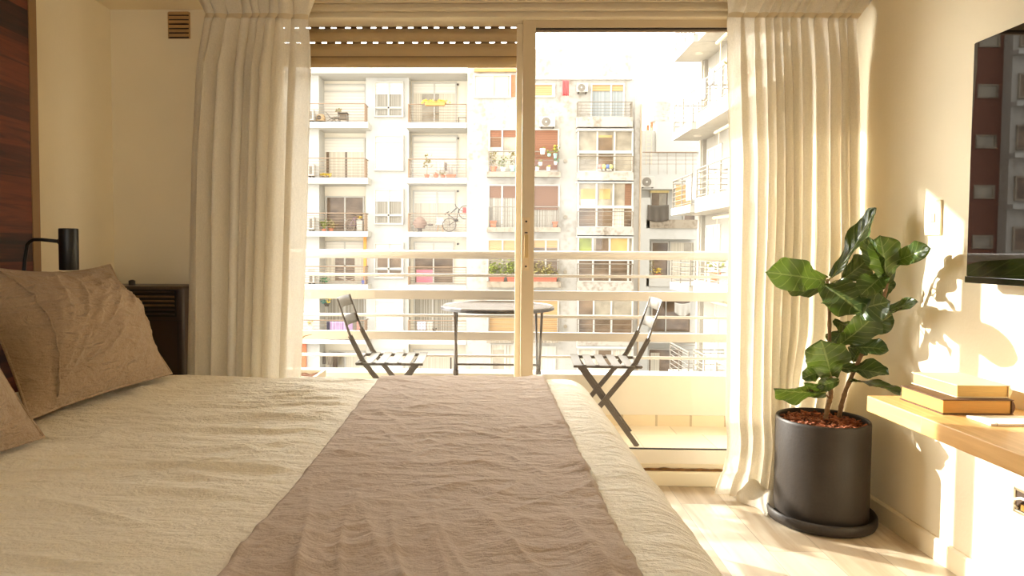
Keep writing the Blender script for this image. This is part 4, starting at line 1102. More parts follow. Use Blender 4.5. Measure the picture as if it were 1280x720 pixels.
for (ua, ub) in ((608, 652), (666, 698)):
    m = MB()
    for i in range(8):
        a = ua + (ub - ua) * i / 8; x0, x1, z0, z1 = rect(a + .3, 424.5, a + (ub - ua) / 8 - .3, 428.6, YD - .4)
        m.box(x0, x1, YD - .45, YD, z0, z1)
    m.box(*rect(ua, 423.5, ub, 425, YD - .4)[:2], YD - .42, YD, *rect(ua, 423.5, ub, 425, YD - .4)[2:]).build('scalloped_slab', STN, db)
# wide glazed balconies
YE = YD - .35
def efloor(v0, vm, v1, vs0, vs1, panes, lower, mulls, rl):
    unit(db, 723.5, v0, 789.5, vm - 1.5, YE, panes, mull=mulls, dep=.08)
    unit(db, 723.5, vm + 2, 789.5, v1, YE, lower, mull=mulls, dep=.08)
    slab(721.5, vs0, 792, vs1, YD - .5, OLD, 'parapet')
    slab(721.5, v0 - 4, 792, v0 - 1.2, YD - .5, SLAB, 'lintel')
    x0, x1, z0, z1 = rect(722.5, v0 - 2, 724, v1 + 1, YE); MB().box(x0, x1, YE, YD, z0, z1).build('side_wall', CRM, db)
    x0, x1, z0, z1 = rect(789, v0 - 2, 791.5, v1 + 1, YE); MB().box(x0, x1, YE, YD, z0, z1).build('side_wall', CRM, db)
    if rl: railing(db, 721.5, 791, rl, v1, YD - .55, 3, RGR, YE, '')
efloor(164.5, 190, 214, 215, 227, [(723.5, 164.5, 789.5, 188.5, GLB, 'pane'), (747.5, 169, 765, 188, GLD, 'pane'), (747.5, 169, 765, 172, GLO, 'pane')], [(723.5, 192, 789.5, 214, GLB, 'pane'), (747, 193, 766, 213, GLD, 'pane')], (746.5, 768), 195)
efloor(229.5, 258.5, 283, 284, 295.5, [(723.5, 229.5, 789.5, 257, GLB, 'pane'), (726, 236, 744, 249, GLO, 'pane'), (749, 236, 763, 249, GLO, 'pane'), (726, 249, 744, 256.5, CUR, 'pane'), (781, 230, 789, 257, RSB, 'pane')], [(723.5, 260, 789.5, 283, GLD, 'pane'), (768, 261, 780, 283, CUR, 'pane')], (745.5, 766.5), 264.5)
efloor(298, 324, 351, 352.5, 364.5, [(723.5, 298, 789.5, 322.5, GLB, 'pane'), (723.5, 298, 739, 322.5, GRN, 'pane'), (745, 298, 760, 322.5, GLD, 'pane'), (763, 298, 784, 322.5, GLO, 'pane')], [(723.5, 326, 789.5, 351, GLD, 'pane')], (741, 762, 785), 330)
efloor(368, 395, 423, 424, 432.5, [(723.5, 368, 789.5, 393.5, GLB, 'pane'), (724, 372, 741, 393, GLD, 'pane')], [(723.5, 397, 789.5, 423, GLD, 'pane')], (742, 764), 399)
efloor(437, 462, 480, 481, 494, [(723.5, 437, 789.5, 460.5, CUR, 'pane'), (748, 438, 764, 460, GLD, 'pane')], [(723.5, 464, 789.5, 480, CUR, 'pane')], (743, 765), None)
unit(db, 740, 106.5, 778.5, 146, Yd, [(740, 106.5, 778.5, 146, CURB, 'pane'), (740, 106.5, 778.5, 114, BAM, 'bamboo_blind')], mull=(763.5,))
railing(db, 722.5, 790, 127.5, 145.5, YD - .5, 4, RGR, YD, 'LR')
slab(721.5, 146, 791, 158.5, YD - .55, OLD, 'parapet')

# ------------------------------------------------------------------ lower building at the back of the gap
YF = 41.0
xf0, xf1 = onY(796, 300, YF).x, onY(884, 300, YF).x
fb = thing('back_building', 'low cream building at the back of the gap, with a tarp on its balcony', 'building', ((xf0 + xf1) / 2, 44, ZG))
def zF(v): return onY(835, v, YF).z
MB().box(xf0, xf1, YF + 1.4, 47, ZG, zF(158)).box(xf0, onY(812, 300, YF).x, YF, YF + 1.5, ZG, zF(247)).build('wall', WHT, fb)
MB().box(xf0, xf1, YF + .2, YF + 1.5, zF(236), zF(217)).build('upper_parapet', WHT, fb)
x0, x1, z0, z1 = rect(820, 152, 878, 190, YF + 1.3); MB().box(x0, x1, YF + 1.2, YF + 1.5, z0, z1).build('stair_wall', WHT, fb)
rl = MB()
for v, r in ((190.3, .035), (195, .012), (200, .012), (205, .012)):
    a, b = onY(803, v, YF + .1), onY(871, v, YF + .1); rl.tube([a, b], r, 6)
for u in (812, 823, 834, 845, 857, 866): a, b = onY(u, 190, YF + .1), onY(u, 218, YF + .1); rl.tube([a, b], .014, 5)
rl.build('railing', RBR, fb)
ld = MB()
for u in (807.5, 814.5): ld.tube([onY(u, 160, YF + 1.1), onY(u, 206, YF + 1.1)], .018, 6)
for i in range(9): v = 163 + i * 5; ld.tube([onY(807.5, v, YF + 1.1), onY(814.5, v, YF + 1.1)], .014, 5)
ld.build('ladder', mat('ladder_paint', (214, 196, 168), .6), fb)
for (v0, v1, mt) in ((274.5, 285.5, STN), (346, 358, SLAB), (418, 429, SLAB)):
    x0, x1, z0, z1 = rect(808, v0, 872, v1, YF); MB().box(x0, x1, YF, YF + 1.5, z0, z1).build('parapet', mt, fb)
for (v0, v1) in ((285.5, 299), (358, 371)):
    x0, x1, z0, z1 = rect(808, v0, 872, v1, YF + .1); MB().box(x0, x1, YF + .1, YF + 1.5, z0, z1).build('balcony_front', WHT, fb)
yf2 = YF + 1.38
unit(fb, 814, 241, 834, 275, yf2, [(814, 241, 834, 275, GLD, 'pane'), (824, 242, 833, 257, GLB, 'pane')])
x0, x1, z0, z1 = rect(813, 236, 836, 241, YF + 1.3); MB().box(x0, x1, YF + 1.2, YF + 1.45, z0, z1).build('lintel', mat('yellow_lintel', (236, 214, 150), .8), fb)
unit(fb, 855, 268, 868, 283, yf2, GLD)
unit(fb, 815, 303.5, 834, 346, yf2, GLD)
unit(fb, 838, 303.5, 866, 346, yf2, [(838, 303.5, 866, 346, CUR, 'pane'), (855, 304, 864, 316, GLB, 'pane')])
unit(fb, 815, 376, 862, 417, yf2, [(815, 376, 862, 417, GLD, 'pane')], mull=(832,))
unit(fb, 811, 437, 852, 480, yf2, [(811, 437, 852, 480, GLD, 'pane'), (813, 441, 824, 480, CUR, 'pane')])
a = onY(823, 140, 43.5); r_ = abs(onY(838, 140, 43.5).x - a.x); za, zb = onY(823, 155, 43.5).z, onY(823, 127, 43.5).z
wt = thing('water_tank', 'round cream water tank on the roof of the low back building', 'water tank', (a.x, 43.5, zF(158)))
MB().lathe([(0, za), (r_, za), (r_ * 1.02, za + .1), (r_, za + .2), (r_, zb - .25), (r_ * .98, zb - .12), (r_ * .7, zb), (.25, zb + .08), (0, zb + .08)], (a.x, 43.5, 0), 28).build('tank_body', CRM, wt, smooth=True)
for i in range(4): MB().lathe([(r_ * 1.012, za + .35 + i * .28), (r_ * 1.012, za + .40 + i * .28)], (a.x, 43.5, 0), 28).build('band', RWH, wt)
for sx_ in (-.45, .45):
    for sy in (-.45, .45): MB().box(a.x + sx_ * r_ * 1.6 - .08, a.x + sx_ * r_ * 1.6 + .08, 43.5 + sy * 1.2 - .08, 43.5 + sy * 1.2 + .08, zF(159), za).build('stand_leg', TER, wt)

# ------------------------------------------------------------------ building along the right with balconies seen end-on
XG, XB = 7.47, 6.32
gb = thing('apartment_building', 'sunlit white apartment block with balconies stepping along its side', 'building', (10, 19, ZG))
GW = stained('sunlit_render', (150, 143, 130), (134, 124, 110), .5)
GS = stained('sunlit_slab_paint', (172, 166, 154), (152, 144, 130), .4)
MB().box(XG, 14, 9, 25.4, ZG, 12.5).build('wall', GW, gb)
MB().box(XG - .14, XG + .1, 25.05, 25.45, ZG, 12.5).build('corner_pier', GW, gb)
p = onY(873, 300, 25.2); MB().tube([(XG - .18, 25.2, ZG), (XG - .18, 25.2, 12)], .05, 8).build('drainpipe', RWH, gb)
GL = [onY(835, v, 25.4).z for v in (78, 176, 269.6, 361, 470)]
def grail(z0, y0, y1, x, h=.95, n=5, lattice=False):
    m = MB().tube([(XG, y1, z0 + h), (x, y1, z0 + h), (x, y0, z0 + h)], .028, 6)
    for i in range(n):
        z = z0 + h * (i + .4) / n; m.tube([(XG, y1, z), (x, y1, z), (x, y0, z)], .015, 5)
    k = max(2, int((y1 - y0) / 1.1))
    for i in range(k + 1): y = y0 + (y1 - y0) * i / k; m.box(x - .02, x + .02, y - .02, y + .02, z0 - .05, z0 + h)
    if lattice:
        for i in range(16):
            y = y0 + (y1 - y0) * i / 15
            m.tube([(x, y, z0), (x, min(y1, y + .55), z0 + h)], .012, 5).tube([(x, y, z0), (x, max(y0, y - .55), z0 + h)], .012, 5)
    m.build('railing', mat('side_railing', (128, 120, 108), .5, .05, 3), gb)
for i, z in enumerate(GL):
    MB().box(XB, XG + .1, 22.9, 25.4, z, z + .26).build('balcony_slab', GS, gb)
    MB().box(XB + .12, XG + .1, 12.0, 22.75, z - .02, z + .44).build('balcony_slab', GS, gb)
    grail(z + .26, 22.9, 25.35, XB + .05, 1.0, 6, i == 0)
    grail(z + .44, 12.0, 22.7, XB + .16, .95, 5, False)
    # wall openings facing the side street
    for (y0, y1, h0, h1, mt) in ((23.3, 24.7, .35, 2.25, CUR), (19.6, 21.6, .5, 2.3, CUR), (16.0, 18.0, .5, 2.3, GLB)):
        m = MB().box(XG - .06, XG, y0 - .08, y1 + .08, z + h0 - .08, z + h0).box(XG - .06, XG, y0 - .08, y1 + .08, z + h1, z + h1 + .08).box(XG - .06, XG, y0 - .08, y0, z + h0, z + h1).box(XG - .06, XG, y1, y1 + .08, z + h0, z + h1).box(XG - .05, XG, (y0 + y1) / 2 - .03, (y0 + y1) / 2 + .03, z + h0, z + h1).box(XG - .05, XG, y0, y1, z + h0 + 1.25, z + h0 + 1.31)
        o = m.build('window', FRW, gb); MB().box(XG - .02, XG + .01, y0, y1, z + h0, z + h1).build('pane', mt, o)
    # awning tube with its arms under the slab above
    m = MB().tube([(XG - .55, 20.4, z - .22), (XG - .55, 22.3, z - .22)], .055, 8); m.tube([(XG - .55, 21.4, z - .22), (XG, 21.4, z - .06)], .02, 6).tube([(XG - .5, 22.1, z - .22), (XG - .5, 22.1, z - 1.9)], .014, 6)
    m.build('awning_tube', mat('awning_beige', (222, 196, 158), .6, .05, 4), gb)
    p = Vector((6.9, 24.2, z)); MB().lathe([(0, -.03), (.13, -.03), (.15, 0)], (6.9, 24.2, z), 16).build('ceiling_lamp', RWH, gb)

# ------------------------------------------------------------------ brick block up the street (seen in the television)
bb = thing('brick_building', 'red brick block up the street, reflected in the television', 'building', (-22.5, 40, ZG))
m_, nt, out = newmat('red_brick')
tcx = node(nt, 'ShaderNodeTexCoord').outputs['Object']; sp = node(nt, 'ShaderNodeSeparateXYZ', {0: tcx}); cb = node(nt, 'ShaderNodeCombineXYZ', {0: sp.outputs[0], 1: sp.outputs[2], 2: sp.outputs[1]})
bk_ = node(nt, 'ShaderNodeTexBrick', {'Vector': cb.outputs[0], 'Color1': col((104, 62, 48)), 'Color2': col((120, 70, 54)), 'Mortar': col((128, 92, 74)), 'Scale': 1.0, 'Mortar Size': .008, 'Brick Width': .24, 'Row Height': .075})
pp = node(nt, 'ShaderNodeBsdfPrincipled', {'Base Color': bk_.outputs[0], 'Roughness': .9}); nt.links.new(pp.outputs[0], out.inputs[0])
MB().box(-25.3, -19.0, 36, 46, ZG, 15.5).build('brick_wall', m_, bb)
MB().box(-34, -25.3, 35.4, 46, ZG, 17).build('side_block_wall', CRM, bb)
for k in range(-4, 4):
    z = 6.93 + 2.66 * k
    for (xa, xb) in ((-24.95, -24.0), (-22.0, -21.0)):
        m = MB().box(xa - .08, xb + .08, 35.92, 36, z - .36, z - .28).box(xa - .08, xb + .08, 35.92, 36, z + .28, z + .36).box(xa - .08, xa, 35.92, 36, z - .28, z + .28).box(xb, xb + .08, 35.92, 36, z - .28, z + .28)
        o = m.build('window', STN, bb); MB().box(xa, xb, 35.97, 36.01, z - .28, z + .28).build('pane', GLB, o)
    for (xa, xb) in ((-27.4, -25.7), (-30.5, -28.6)):
        m = MB().box(xa - .08, xb + .08, 35.3, 35.4, z - .5, z - .4).box(xa - .08, xb + .08, 35.3, 35.4, z + .7, z + .8).box(xa - .08, xa, 35.3, 35.4, z - .4, z + .7).box(xb, xb + .08, 35.3, 35.4, z - .4, z + .7)
        o = m.build('window', STN, bb); MB().box(xa, xb, 35.36, 35.41, z - .4, z + .7).build('pane', GLD, o)
    MB().box(-34, -25.3, 35.0, 35.4, z - .95, z - .7).build('ledge', SLAB, bb)
# ================================================================== things on the balconies across the street
def ac_unit(u0, v0, u1, v1, Y, label, face=-1, fan=True):
    x0, x1, z0, z1 = rect(u0, v0, u1, v1, Y); y1 = Y + .32
    t = thing('air_conditioner', label, 'air conditioner', ((x0 + x1) / 2, Y + .16, z0), 0, 'outdoor air conditioners across the street')
    MB().box(x0, x1, Y, y1, z0 + .05, z1).build('casing', FRW, t, bevel=.015)
    r = min(x1 - x0, z1 - z0) * (.40 if fan else .36); cx, cz = x0 + (x1 - x0) * (.4 if fan else .5), (z0 + z1) / 2 + .02
    if fan:
        MB().lathe([(0, -.012), (r, -.012), (r, .01)], (cx, Y, cz), 20, 'Y').build('fan_grille', mat('fan_grey', (120, 112, 100), .6, .1, 10), t)
        MB().lathe([(0, -.02), (r * .22, -.02), (r * .22, 0)], (cx, Y, cz), 12, 'Y').build('fan_hub', FRW, t)
    else:
        m = MB(); m.box(x0 + (x1 - x0) * .3, x0 + (x1 - x0) * .72, Y - .01, Y + .01, z0 + (z1 - z0) * .2, z1 - (z1 - z0) * .15)
        m.build('side_grille', mat('fan_grey', (120, 112, 100), .6, .1, 10), t)
    m = MB()
    for x in (x0 + .08, x1 - .08): m.box(x - .03, x + .03, Y + .02, y1 - .02, z0, z0 + .05)
    m.build('foot', DRK, t); return t
def tuft(mb, c, h, w, n, seed, lw=.07, droop=.35):
    rr = random.Random(seed)
    for i in range(n):
        a = rr.uniform(0, 6.283); L = h * rr.uniform(.55, 1.1); sp_ = w * rr.uniform(.2, 1)
        tip = Vector(c) + Vector((math.cos(a) * sp_, math.sin(a) * sp_ * .6, L * (1 - droop * rr.random())))
        mid = Vector(c).lerp(tip, .5) + Vector((0, 0, L * .18))
        s = Vector((-math.sin(a), math.cos(a), 0)) * lw / 2
        mb.add([Vector(c) - s * .3, Vector(c) + s * .3, mid + s, mid - s, tip], [(0, 1, 2, 3), (3, 2, 4)])
def bush(mb, c, h, w, n, seed, lf=.12):
    rr = random.Random(seed)
    for i in range(n):
        p = Vector(c) + Vector((rr.gauss(0, w * .36), rr.gauss(0, w * .2), h * (.15 + .85 * rr.random())))
        d = Vector((rr.uniform(-1, 1), rr.uniform(-1, 1), rr.uniform(-.6, .8))).normalized() * lf
        s = d.cross(Vector((rr.uniform(-1, 1), rr.uniform(-1, 1), 1))).normalized() * lf * .38
        mb.add([p, p + d * .5 + s, p + d, p + d * .5 - s], [(0, 1, 2, 3)])
def potted(u, vb, hpx, wpx, Y, label, pot=TER, green=GRN, kind='bush', ph=None, pw=None, seed=1, n=40, flower=None):
    """pot standing at pixel (u, vb); hpx: whole height, wpx: spread of the plant"""
    p = onY(u, vb, Y); k = Y / 853
    H = hpx * k; ph = (ph or hpx * .3) * k; pw = (pw or wpx * .4) * k
    t = thing('potted_plant', label, 'potted plant', (p.x, Y, p.z), 0, 'potted plants on the balconies across the street')
    MB().lathe([(0, 0), (pw * .36, 0), (pw * .5, ph * .85), (pw * .54, ph * .85), (pw * .54, ph), (pw * .46, ph), (pw * .44, ph * .9), (0, ph * .9)], (p.x, Y, p.z), 16).build('pot', pot, t)
    m = MB(); c = (p.x, Y, p.z + ph * .85)
    if kind == 'tuft': tuft(m, c, H - ph, wpx * k / 2, n, seed, .06)
    elif kind == 'sapling':
        m2 = MB().tube([c, (p.x + .03, Y, p.z + ph + (H - ph) * .4), (p.x - .02, Y, p.z + H * .75)], [.02, .015, .01], 6); m2.build('stem', mat('sapling_bark', (170, 140, 104), .8, .2, 20), t)
        bush(m, (p.x, Y, p.z + ph + (H - ph) * .30), (H - ph) * .7, wpx * k * .55, n, seed, .17)
    else: bush(m, c, H - ph, wpx * k / 2, n, seed)
    m.build('foliage', green, t)
    if flower:
        m = MB(); bush(m, (p.x, Y - .05, p.z + ph + (H - ph) * .3), (H - ph) * .7, wpx * k / 2.4, 14, seed + 9, .1); m.build('blossom', flower, t)
    return t
def planter(u0, vt, u1, vb, Y, label, mt=TER, green=None, seed=1, hp=8, n=60):
    x0, x1, z0, z1 = rect(u0, vt, u1, vb, Y); d = .22
    t = thing('planter_box', label, 'planter', ((x0 + x1) / 2, Y + d / 2, z0), 0, 'window boxes across the street')
    m = MB().prism([(x0 + .03, z0), (x1 - .03, z0), (x1, z1), (x0, z1)], 'Y', Y, Y + d); m.build('box', mt, t, bevel=.01)
    MB().box(x0 - .02, x1 + .02, Y - .02, Y + d + .02, z1 - .05, z1).build('rim', mt, t)
    if green:
        m = MB(); rr = random.Random(seed); k = Y / 853
        for i in range(n):
            x = rr.uniform(x0, x1); bush(m, (x, Y + d / 2, z1 - .05), hp * k * rr.uniform(.5, 1), .25, 5, seed * 100 + i, .13)
        m.build('foliage', green, t)
    return t
def wheel(mb, c, r, rot):
    M_ = Matrix.Translation(c) @ rot
    pts = [M_ @ Vector((r * math.cos(i * math.pi / 12), 0, r * math.sin(i * math.pi / 12))) for i in range(24)]
    mb.tube(pts, .022, 6, closed=True)
    for i in range(12):
        a = i * math.pi / 6; mb.tube([M_ @ Vector((0, 0, 0)), M_ @ Vector((r * math.cos(a), 0, r * math.sin(a)))], .005, 4)
    mb.tube([M_ @ Vector((0, -.04, 0)), M_ @ Vector((0, .04, 0))], .03, 8)
def bicycle(loc, M3, label, mt, tyre, r=.33):
    """built upright along x, then turned by M3 about its rear hub"""
    t = thing('bicycle', label, 'bicycle', loc, 0, 'bicycles on the balconies')
    M_ = Matrix.Translation(loc) @ M3.to_4x4()
    def P_(x, z, y=0): return M_ @ Vector((x, y, z))
    for (x, nm) in ((0, 'wheel'), (1.02, 'wheel')):
        m = MB(); wheel(m, M_ @ Vector((x, 0, r)), r, M3.to_4x4()); m.build(nm, tyre, t)
    m = MB()
    bb_, st_, hd, hd2 = P_(.42, r - .04), P_(.28, r + .42), P_(.84, r + .44), P_(.86, r + .34)
    for a, b in ((bb_, st_), (st_, hd), (bb_, hd2)): m.tube([a, b], .022, 8)
    for y in (-.05, .05):
        m.tube([P_(0, r, y), bb_], .012, 6); m.tube([P_(0, r, y), st_], .010, 6)
    m.build('frame', mt, t)
    f = MB(); f.tube([P_(.82, r + .52), P_(.86, r + .34)], .02, 8)
    for y in (-.05, .05): f.tube([P_(.86, r + .34), P_(.90, r + .2, y), P_(1.02, r, y)], .012, 6)
    f.build('fork', mt, t)
    h = MB(); h.tube([P_(.84, r + .60, -.26), P_(.86, r + .62, -.12), P_(.82, r + .54, 0), P_(.86, r + .62, .12), P_(.84, r + .60, .26)], .014, 6); h.build('handlebar', DRK, t)
    s = MB(); s.tube([st_, P_(.26, r + .52)], .014, 6); s.build('seat_post', DRK, t)
    q = MB(); q.prism([(.14, r + .53), (.40, r + .52), (.40, r + .55), (.28, r + .57), (.14, r + .59)], 'Y', -.06, .06).xform(M_); q.build('saddle', DRK, t)
    c = MB().lathe([(.09, -.01), (.09, .01)], (0, 0, 0), 14, 'Y').xform(M_ @ Matrix.Translation((.42, .05, r - .04))); c.tube([P_(.42, r - .04, .06), P_(.50, r - .18, .06), P_(.50, r - .18, .14)], .012, 6).tube([P_(.42, r - .04, -.06), P_(.34, r + .10, -.06), P_(.34, r + .10, -.14)], .012, 6); c.build('crank', DRK, t)
    return t
def cloth_sheet(u0, v0, u1, v1, Y, label, mt, name='towel', grp=None, sag=0, seed=1, stripes=None):
    x0, x1, z0, z1 = rect(u0, v0, u1, v1, Y); rr = random.Random(seed)
    def f(a, b):
        x = x0 + (x1 - x0) * a
        zt_ = z1 - sag * math.sin(math.pi * a) * .3; zb_ = z0 - sag * math.sin(math.pi * a)
        return Vector((x, Y + .035 * math.sin(a * 19 + seed) * (b) + .02 * N(a * 4, b * 3, seed), zt_ + (zb_ - zt_) * b))
    o = MB().grid(f, 24, 10).build(name, mt, None, smooth=True, thick=.015)
    o2 = tag(o, label, name, grp); return o2

YA = YFA + .55
# ---- white block, left column
ac_unit(384, 136.6, 392, 151.8, YFA + .14, 'air conditioner on the top left balcony of the white block', fan=False)
ac_unit(384, 205, 392.5, 221, YFA + .14, 'air conditioner beside low green plants on a white block balcony', fan=False)
ac_unit(384.5, 271, 392.5, 288.5, YFA + .14, 'air conditioner left of the palm and the bicycle on the white block', fan=False)
ac_unit(384, 342, 393, 355.2, YFA + .14, 'air conditioner under the white chair on the white block', fan=False)
# wicker pet basket
p = onY(401, 152, YA); k = YA / 853
t = thing('wicker_basket', 'round wicker pet basket beside the white lounge chair on the top balcony', 'basket', (p.x, YA, p.z), 0)
WIC = mat('wicker', (186, 158, 118), .8, .2, 30, .5, 90, stretch=(1, 1, 4))
MB().lathe([(.0, 0), (.20, 0), (.23, .12), (.21, .26), (.12, .36), (0, .38)], (p.x, YA, p.z), 18).build('shell', WIC, t, smooth=True)
MB().lathe([(0, -.03), (.10, -.03), (.11, 0)], (p.x - .03, YA - .2, p.z + .16), 14, 'Y').build('opening', DRK, t)
MB().lathe([(.23, 0), (.25, .03), (.23, .06)], (p.x, YA, p.z), 18).build('base_ring', WIC, t)
# reclining garden chair and table
p = onY(416, 152, YA)
t = thing('garden_chair', 'white reclining garden chair beside the dark patio table on the top balcony', 'chair', (p.x, YA, p.z), 0)
m = MB(); m.bar((p.x - .27, YA, p.z + .40), (p.x - .08, YA, p.z + .16), .42, .025, (0, 0, 1)).bar((p.x - .08, YA, p.z + .16), (p.x + .24, YA, p.z + .2), .42, .025); m.build('sling', FRW, t)
m = MB()
for y in (-.22, .22):
    m.tube([(p.x - .3, YA + y, p.z + .44), (p.x - .08, YA + y, p.z + .15), (p.x + .28, YA + y, p.z + .2)], .015, 6).tube([(p.x - .2, YA + y, p.z), (p.x + .14, YA + y, p.z + .2)], .013, 6).tube([(p.x + .18, YA + y, p.z), (p.x - .1, YA + y, p.z + .2)], .013, 6)
m.build('frame', DRK, t)
p = onY(428.5, 152.2, YA + .1)
t = thing('patio_table', 'dark patio table under plants on the top balcony', 'table', (p.x, YA + .1, p.z), 0)
MB().box(p.x - .22, p.x + .26, YA - .1, YA + .3, p.z + .38, p.z + .42).build('tabletop', DRK, t)
for sx_ in (-.18, .22):
    for sy in (-.06, .26): MB().box(p.x + sx_ - .02, p.x + sx_ + .02, YA + sy - .02, YA + sy + .02, p.z, p.z + .38).build('leg', DRK, t)
MB().prism([(p.x - .18, p.z + .1), (p.x + .2, p.z + .1), (p.x + .16, p.z + .36), (p.x - .12, p.z + .36)], 'Y', YA + .02, YA + .2).build('shelf_box', mat('grey_box', (120, 108, 92), .7), t)
q = onY(424, 141, YA + .1); potted(423.5, 142, 6, 8, YA + .1, 'small greyish plant on the dark patio table', STN, GRN2, 'bush', 2.4, 4, 5, 26)
# second floor plants
planter(395, 219.5, 410, 222, YA, 'low trough of yellow green plants beside an air conditioner on the white block', STN, YEL, 4, 4, 30)
# third floor: palm, bicycle, cabinet
potted(405, 289, 17, 24, YA, 'palm like plant in a terracotta pot beside the upright bicycle', TER, GRN, 'tuft', 3, 6, 8, 46)
potted(414, 289, 14, 14, YA + .1, 'leafy plant in a brown pot between the palm and the bicycle', TER, GRN2, 'bush', 3.4, 6, 9, 46)
pb_ = onY(435, 289, YA + .1)
bicycle((pb_.x + .1, YA + .1, pb_.z), Matrix.Rotation(R(52), 3, 'Z') @ Matrix.Scale(.92, 3), 'bicycle with pale tyres parked before the dark sliding window', mat('lilac_paint', (150, 120, 140), .5), mat('pale_tyre', (150, 134, 118), .7))
x0, x1, z0, z1 = rect(445.5, 275.5, 453, 289, YA + .35)
t = thing('balcony_cabinet', 'white cabinet with a green plant on top, on the white block', 'cabinet', ((x0 + x1) / 2, YA + .4, z0), 0)
MB().box(x0, x1, YA + .35, YA + .65, z0, z1).build('body', FRW, t, bevel=.01)
MB().box(x0 + .015, (x0 + x1) / 2 - .008, YA + .335, YA + .35, z0 + .03, z1 - .03).build('door', FRW, t); MB().box((x0 + x1) / 2 + .008, x1 - .015, YA + .335, YA + .35, z0 + .03, z1 - .03).build('door', FRW, t)
potted(449, 275.4, 5.4, 8, YA + .5, 'bright green plant on the white balcony cabinet', FRW, YEL, 'bush', 1.6, 5, 12, 34)
# fourth floor
p = onY(388.5, 341.5, YA)
t = thing('plastic_chair', 'white plastic chair with a green jacket over it, on the white block', 'chair', (p.x, YA, p.z), 0)
MB().box(p.x - .14, p.x + .16, YA - .1, YA + .2, p.z + .18, p.z + .21).build('seat', FRW, t); MB().bar((p.x + .0, YA + .2, p.z + .2), (p.x + .05, YA + .26, p.z + .52), .34, .025, (0, 1, 0)).build('backrest', FRW, t)
for sx_ in (-.12, .14):
    for sy in (-.08, .18): MB().box(p.x + sx_ - .015, p.x + sx_ + .015, YA + sy - .015, YA + sy + .015, p.z, p.z + .19).build('leg', FRW, t)
m = MB(); bush(m, (p.x + .02, YA + .1, p.z + .38), .24, .24, 40, 3, .12); m.build('jacket', GRN3, t)
potted(405.5, 356, 10, 13, YA, 'emerald green plant beside the drying rack on the white block', STN, GRN3, 'bush', 2.2, 5, 15, 60)
def drying_rack(u0, u1, vt, vb, Y, label):
    x0, x1, z0, z1 = rect(u0, vt, u1, vb, Y)
    t = thing('drying_rack', label, 'drying rack', ((x0 + x1) / 2, Y + .2, z0), 0, 'folding drying racks across the street')
    m = MB()
    for y in (0, .4):
        m.tube([(x0 + .1, Y + y, z0), (x1 - .1, Y + .4 - y, z1)], .012, 6).tube([(x1 - .1, Y + y, z0), (x0 + .1, Y + .4 - y, z1)], .012, 6)
    m.build('legs_frame', RWH, t)
    for i in range(6): MB().tube([(x0, Y + i * .08, z1), (x1, Y + i * .08, z1)], .007, 5).build('rail', RWH, t)
    return t
drying_rack(421, 449, 347, 355.4, YA, 'white folding drying rack on the lower balcony of the white block')
p = onY(455, 356, YA); t = thing('shopping_bag', 'blue bag standing by the railing corner on the white block', 'bag', (p.x, YA, p.z), 0)
MB().prism([(p.x - .11, p.z), (p.x + .11, p.z), (p.x + .13, p.z + .24), (p.x - .13, p.z + .24)], 'Y', YA, YA + .14).build('body', mat('blue_bag', (92, 104, 168), .6, .1, 8), t, bevel=.02)
MB().tube([(p.x - .06, YA + .07, p.z + .23), (p.x - .04, YA + .07, p.z + .33), (p.x + .04, YA + .07, p.z + .33), (p.x + .06, YA + .07, p.z + .23)], .01, 6).build('handle', mat('blue_bag', (92, 104, 168)), t)
# fifth floor
potted(388.5, 413.5, 13, 9, YA, 'small plant in a white pot at the end of the balcony with the purple cloth', POTW, YEL, 'bush', 6.5, 7, 21, 30)
PUR = striped('purple_plaid', (120, 92, 128), (178, 150, 172), 14.0, 0)
cloth_sheet(412, 402, 441, 424, YFA + .03, 'purple checked cloth hung over the railing of the white block', PUR, 'tablecloth', None, 0, 3)
cloth_sheet(408.6, 402, 412, 420, YFA + .02, 'narrow dark cloth hung beside the purple checked cloth', mat('navy_cloth', (52, 46, 62), .9), 'towel', 'cloths hung on the lower railings', 0, 5)
cloth_sheet(446, 402, 450, 416, YFA + .15, 'pink towel hung at the right of the purple cloth', mat('pink_towel', (216, 150, 138), .9), 'towel', 'cloths hung on the lower railings', 0, 6)
p = onY(408.5, 379, YA + .1)
t = thing('hanging_basket', 'hanging pot of teal and yellow flowers in front of the blinds', 'hanging basket', (p.x, YA + .1, p.z - .2), 0)
MB().lathe([(0, -.16), (.09, -.16), (.15, 0), (.13, 0), (0, -.03)], (p.x, YA + .1, p.z), 16).build('bowl', DRK, t)
m = MB(); bush(m, (p.x - .06, YA + .1, p.z - .06), .2, .28, 40, 31, .11); m.build('foliage', mat('teal_leaf', (88, 150, 140), .7), t)
m = MB(); bush(m, (p.x + .10, YA + .05, p.z - .05), .3, .14, 26, 32, .11); m.build('blossom', YEL, t)
for a in (0, 2.1, 4.2): MB().tube([(p.x + .13 * math.cos(a), YA + .1 + .13 * math.sin(a), p.z), (p.x, YA + .1, p.z + .5)], .005, 5).build('cord', DRK, t)
# sixth floor: clothes on a line
for i, (u, v0, v1, c, nm) in enumerate(((404, 440, 455, (104, 94, 86), 'dark shirt hanging on the left of the lowest balcony line'), (412.5, 443, 456, (150, 138, 124), 'grey shirt hanging in the middle of the lowest balcony line'), (419, 441, 461, (92, 78, 66), 'brown trousers hanging on the right of the lowest balcony line'))):
    cloth_sheet(u - 3, v0, u + 3, v1, YA + .5, nm, mat('laundry%d' % i, c, .9, .1, 6), 'laundry', 'clothes on the lowest line', 0, 40 + i)
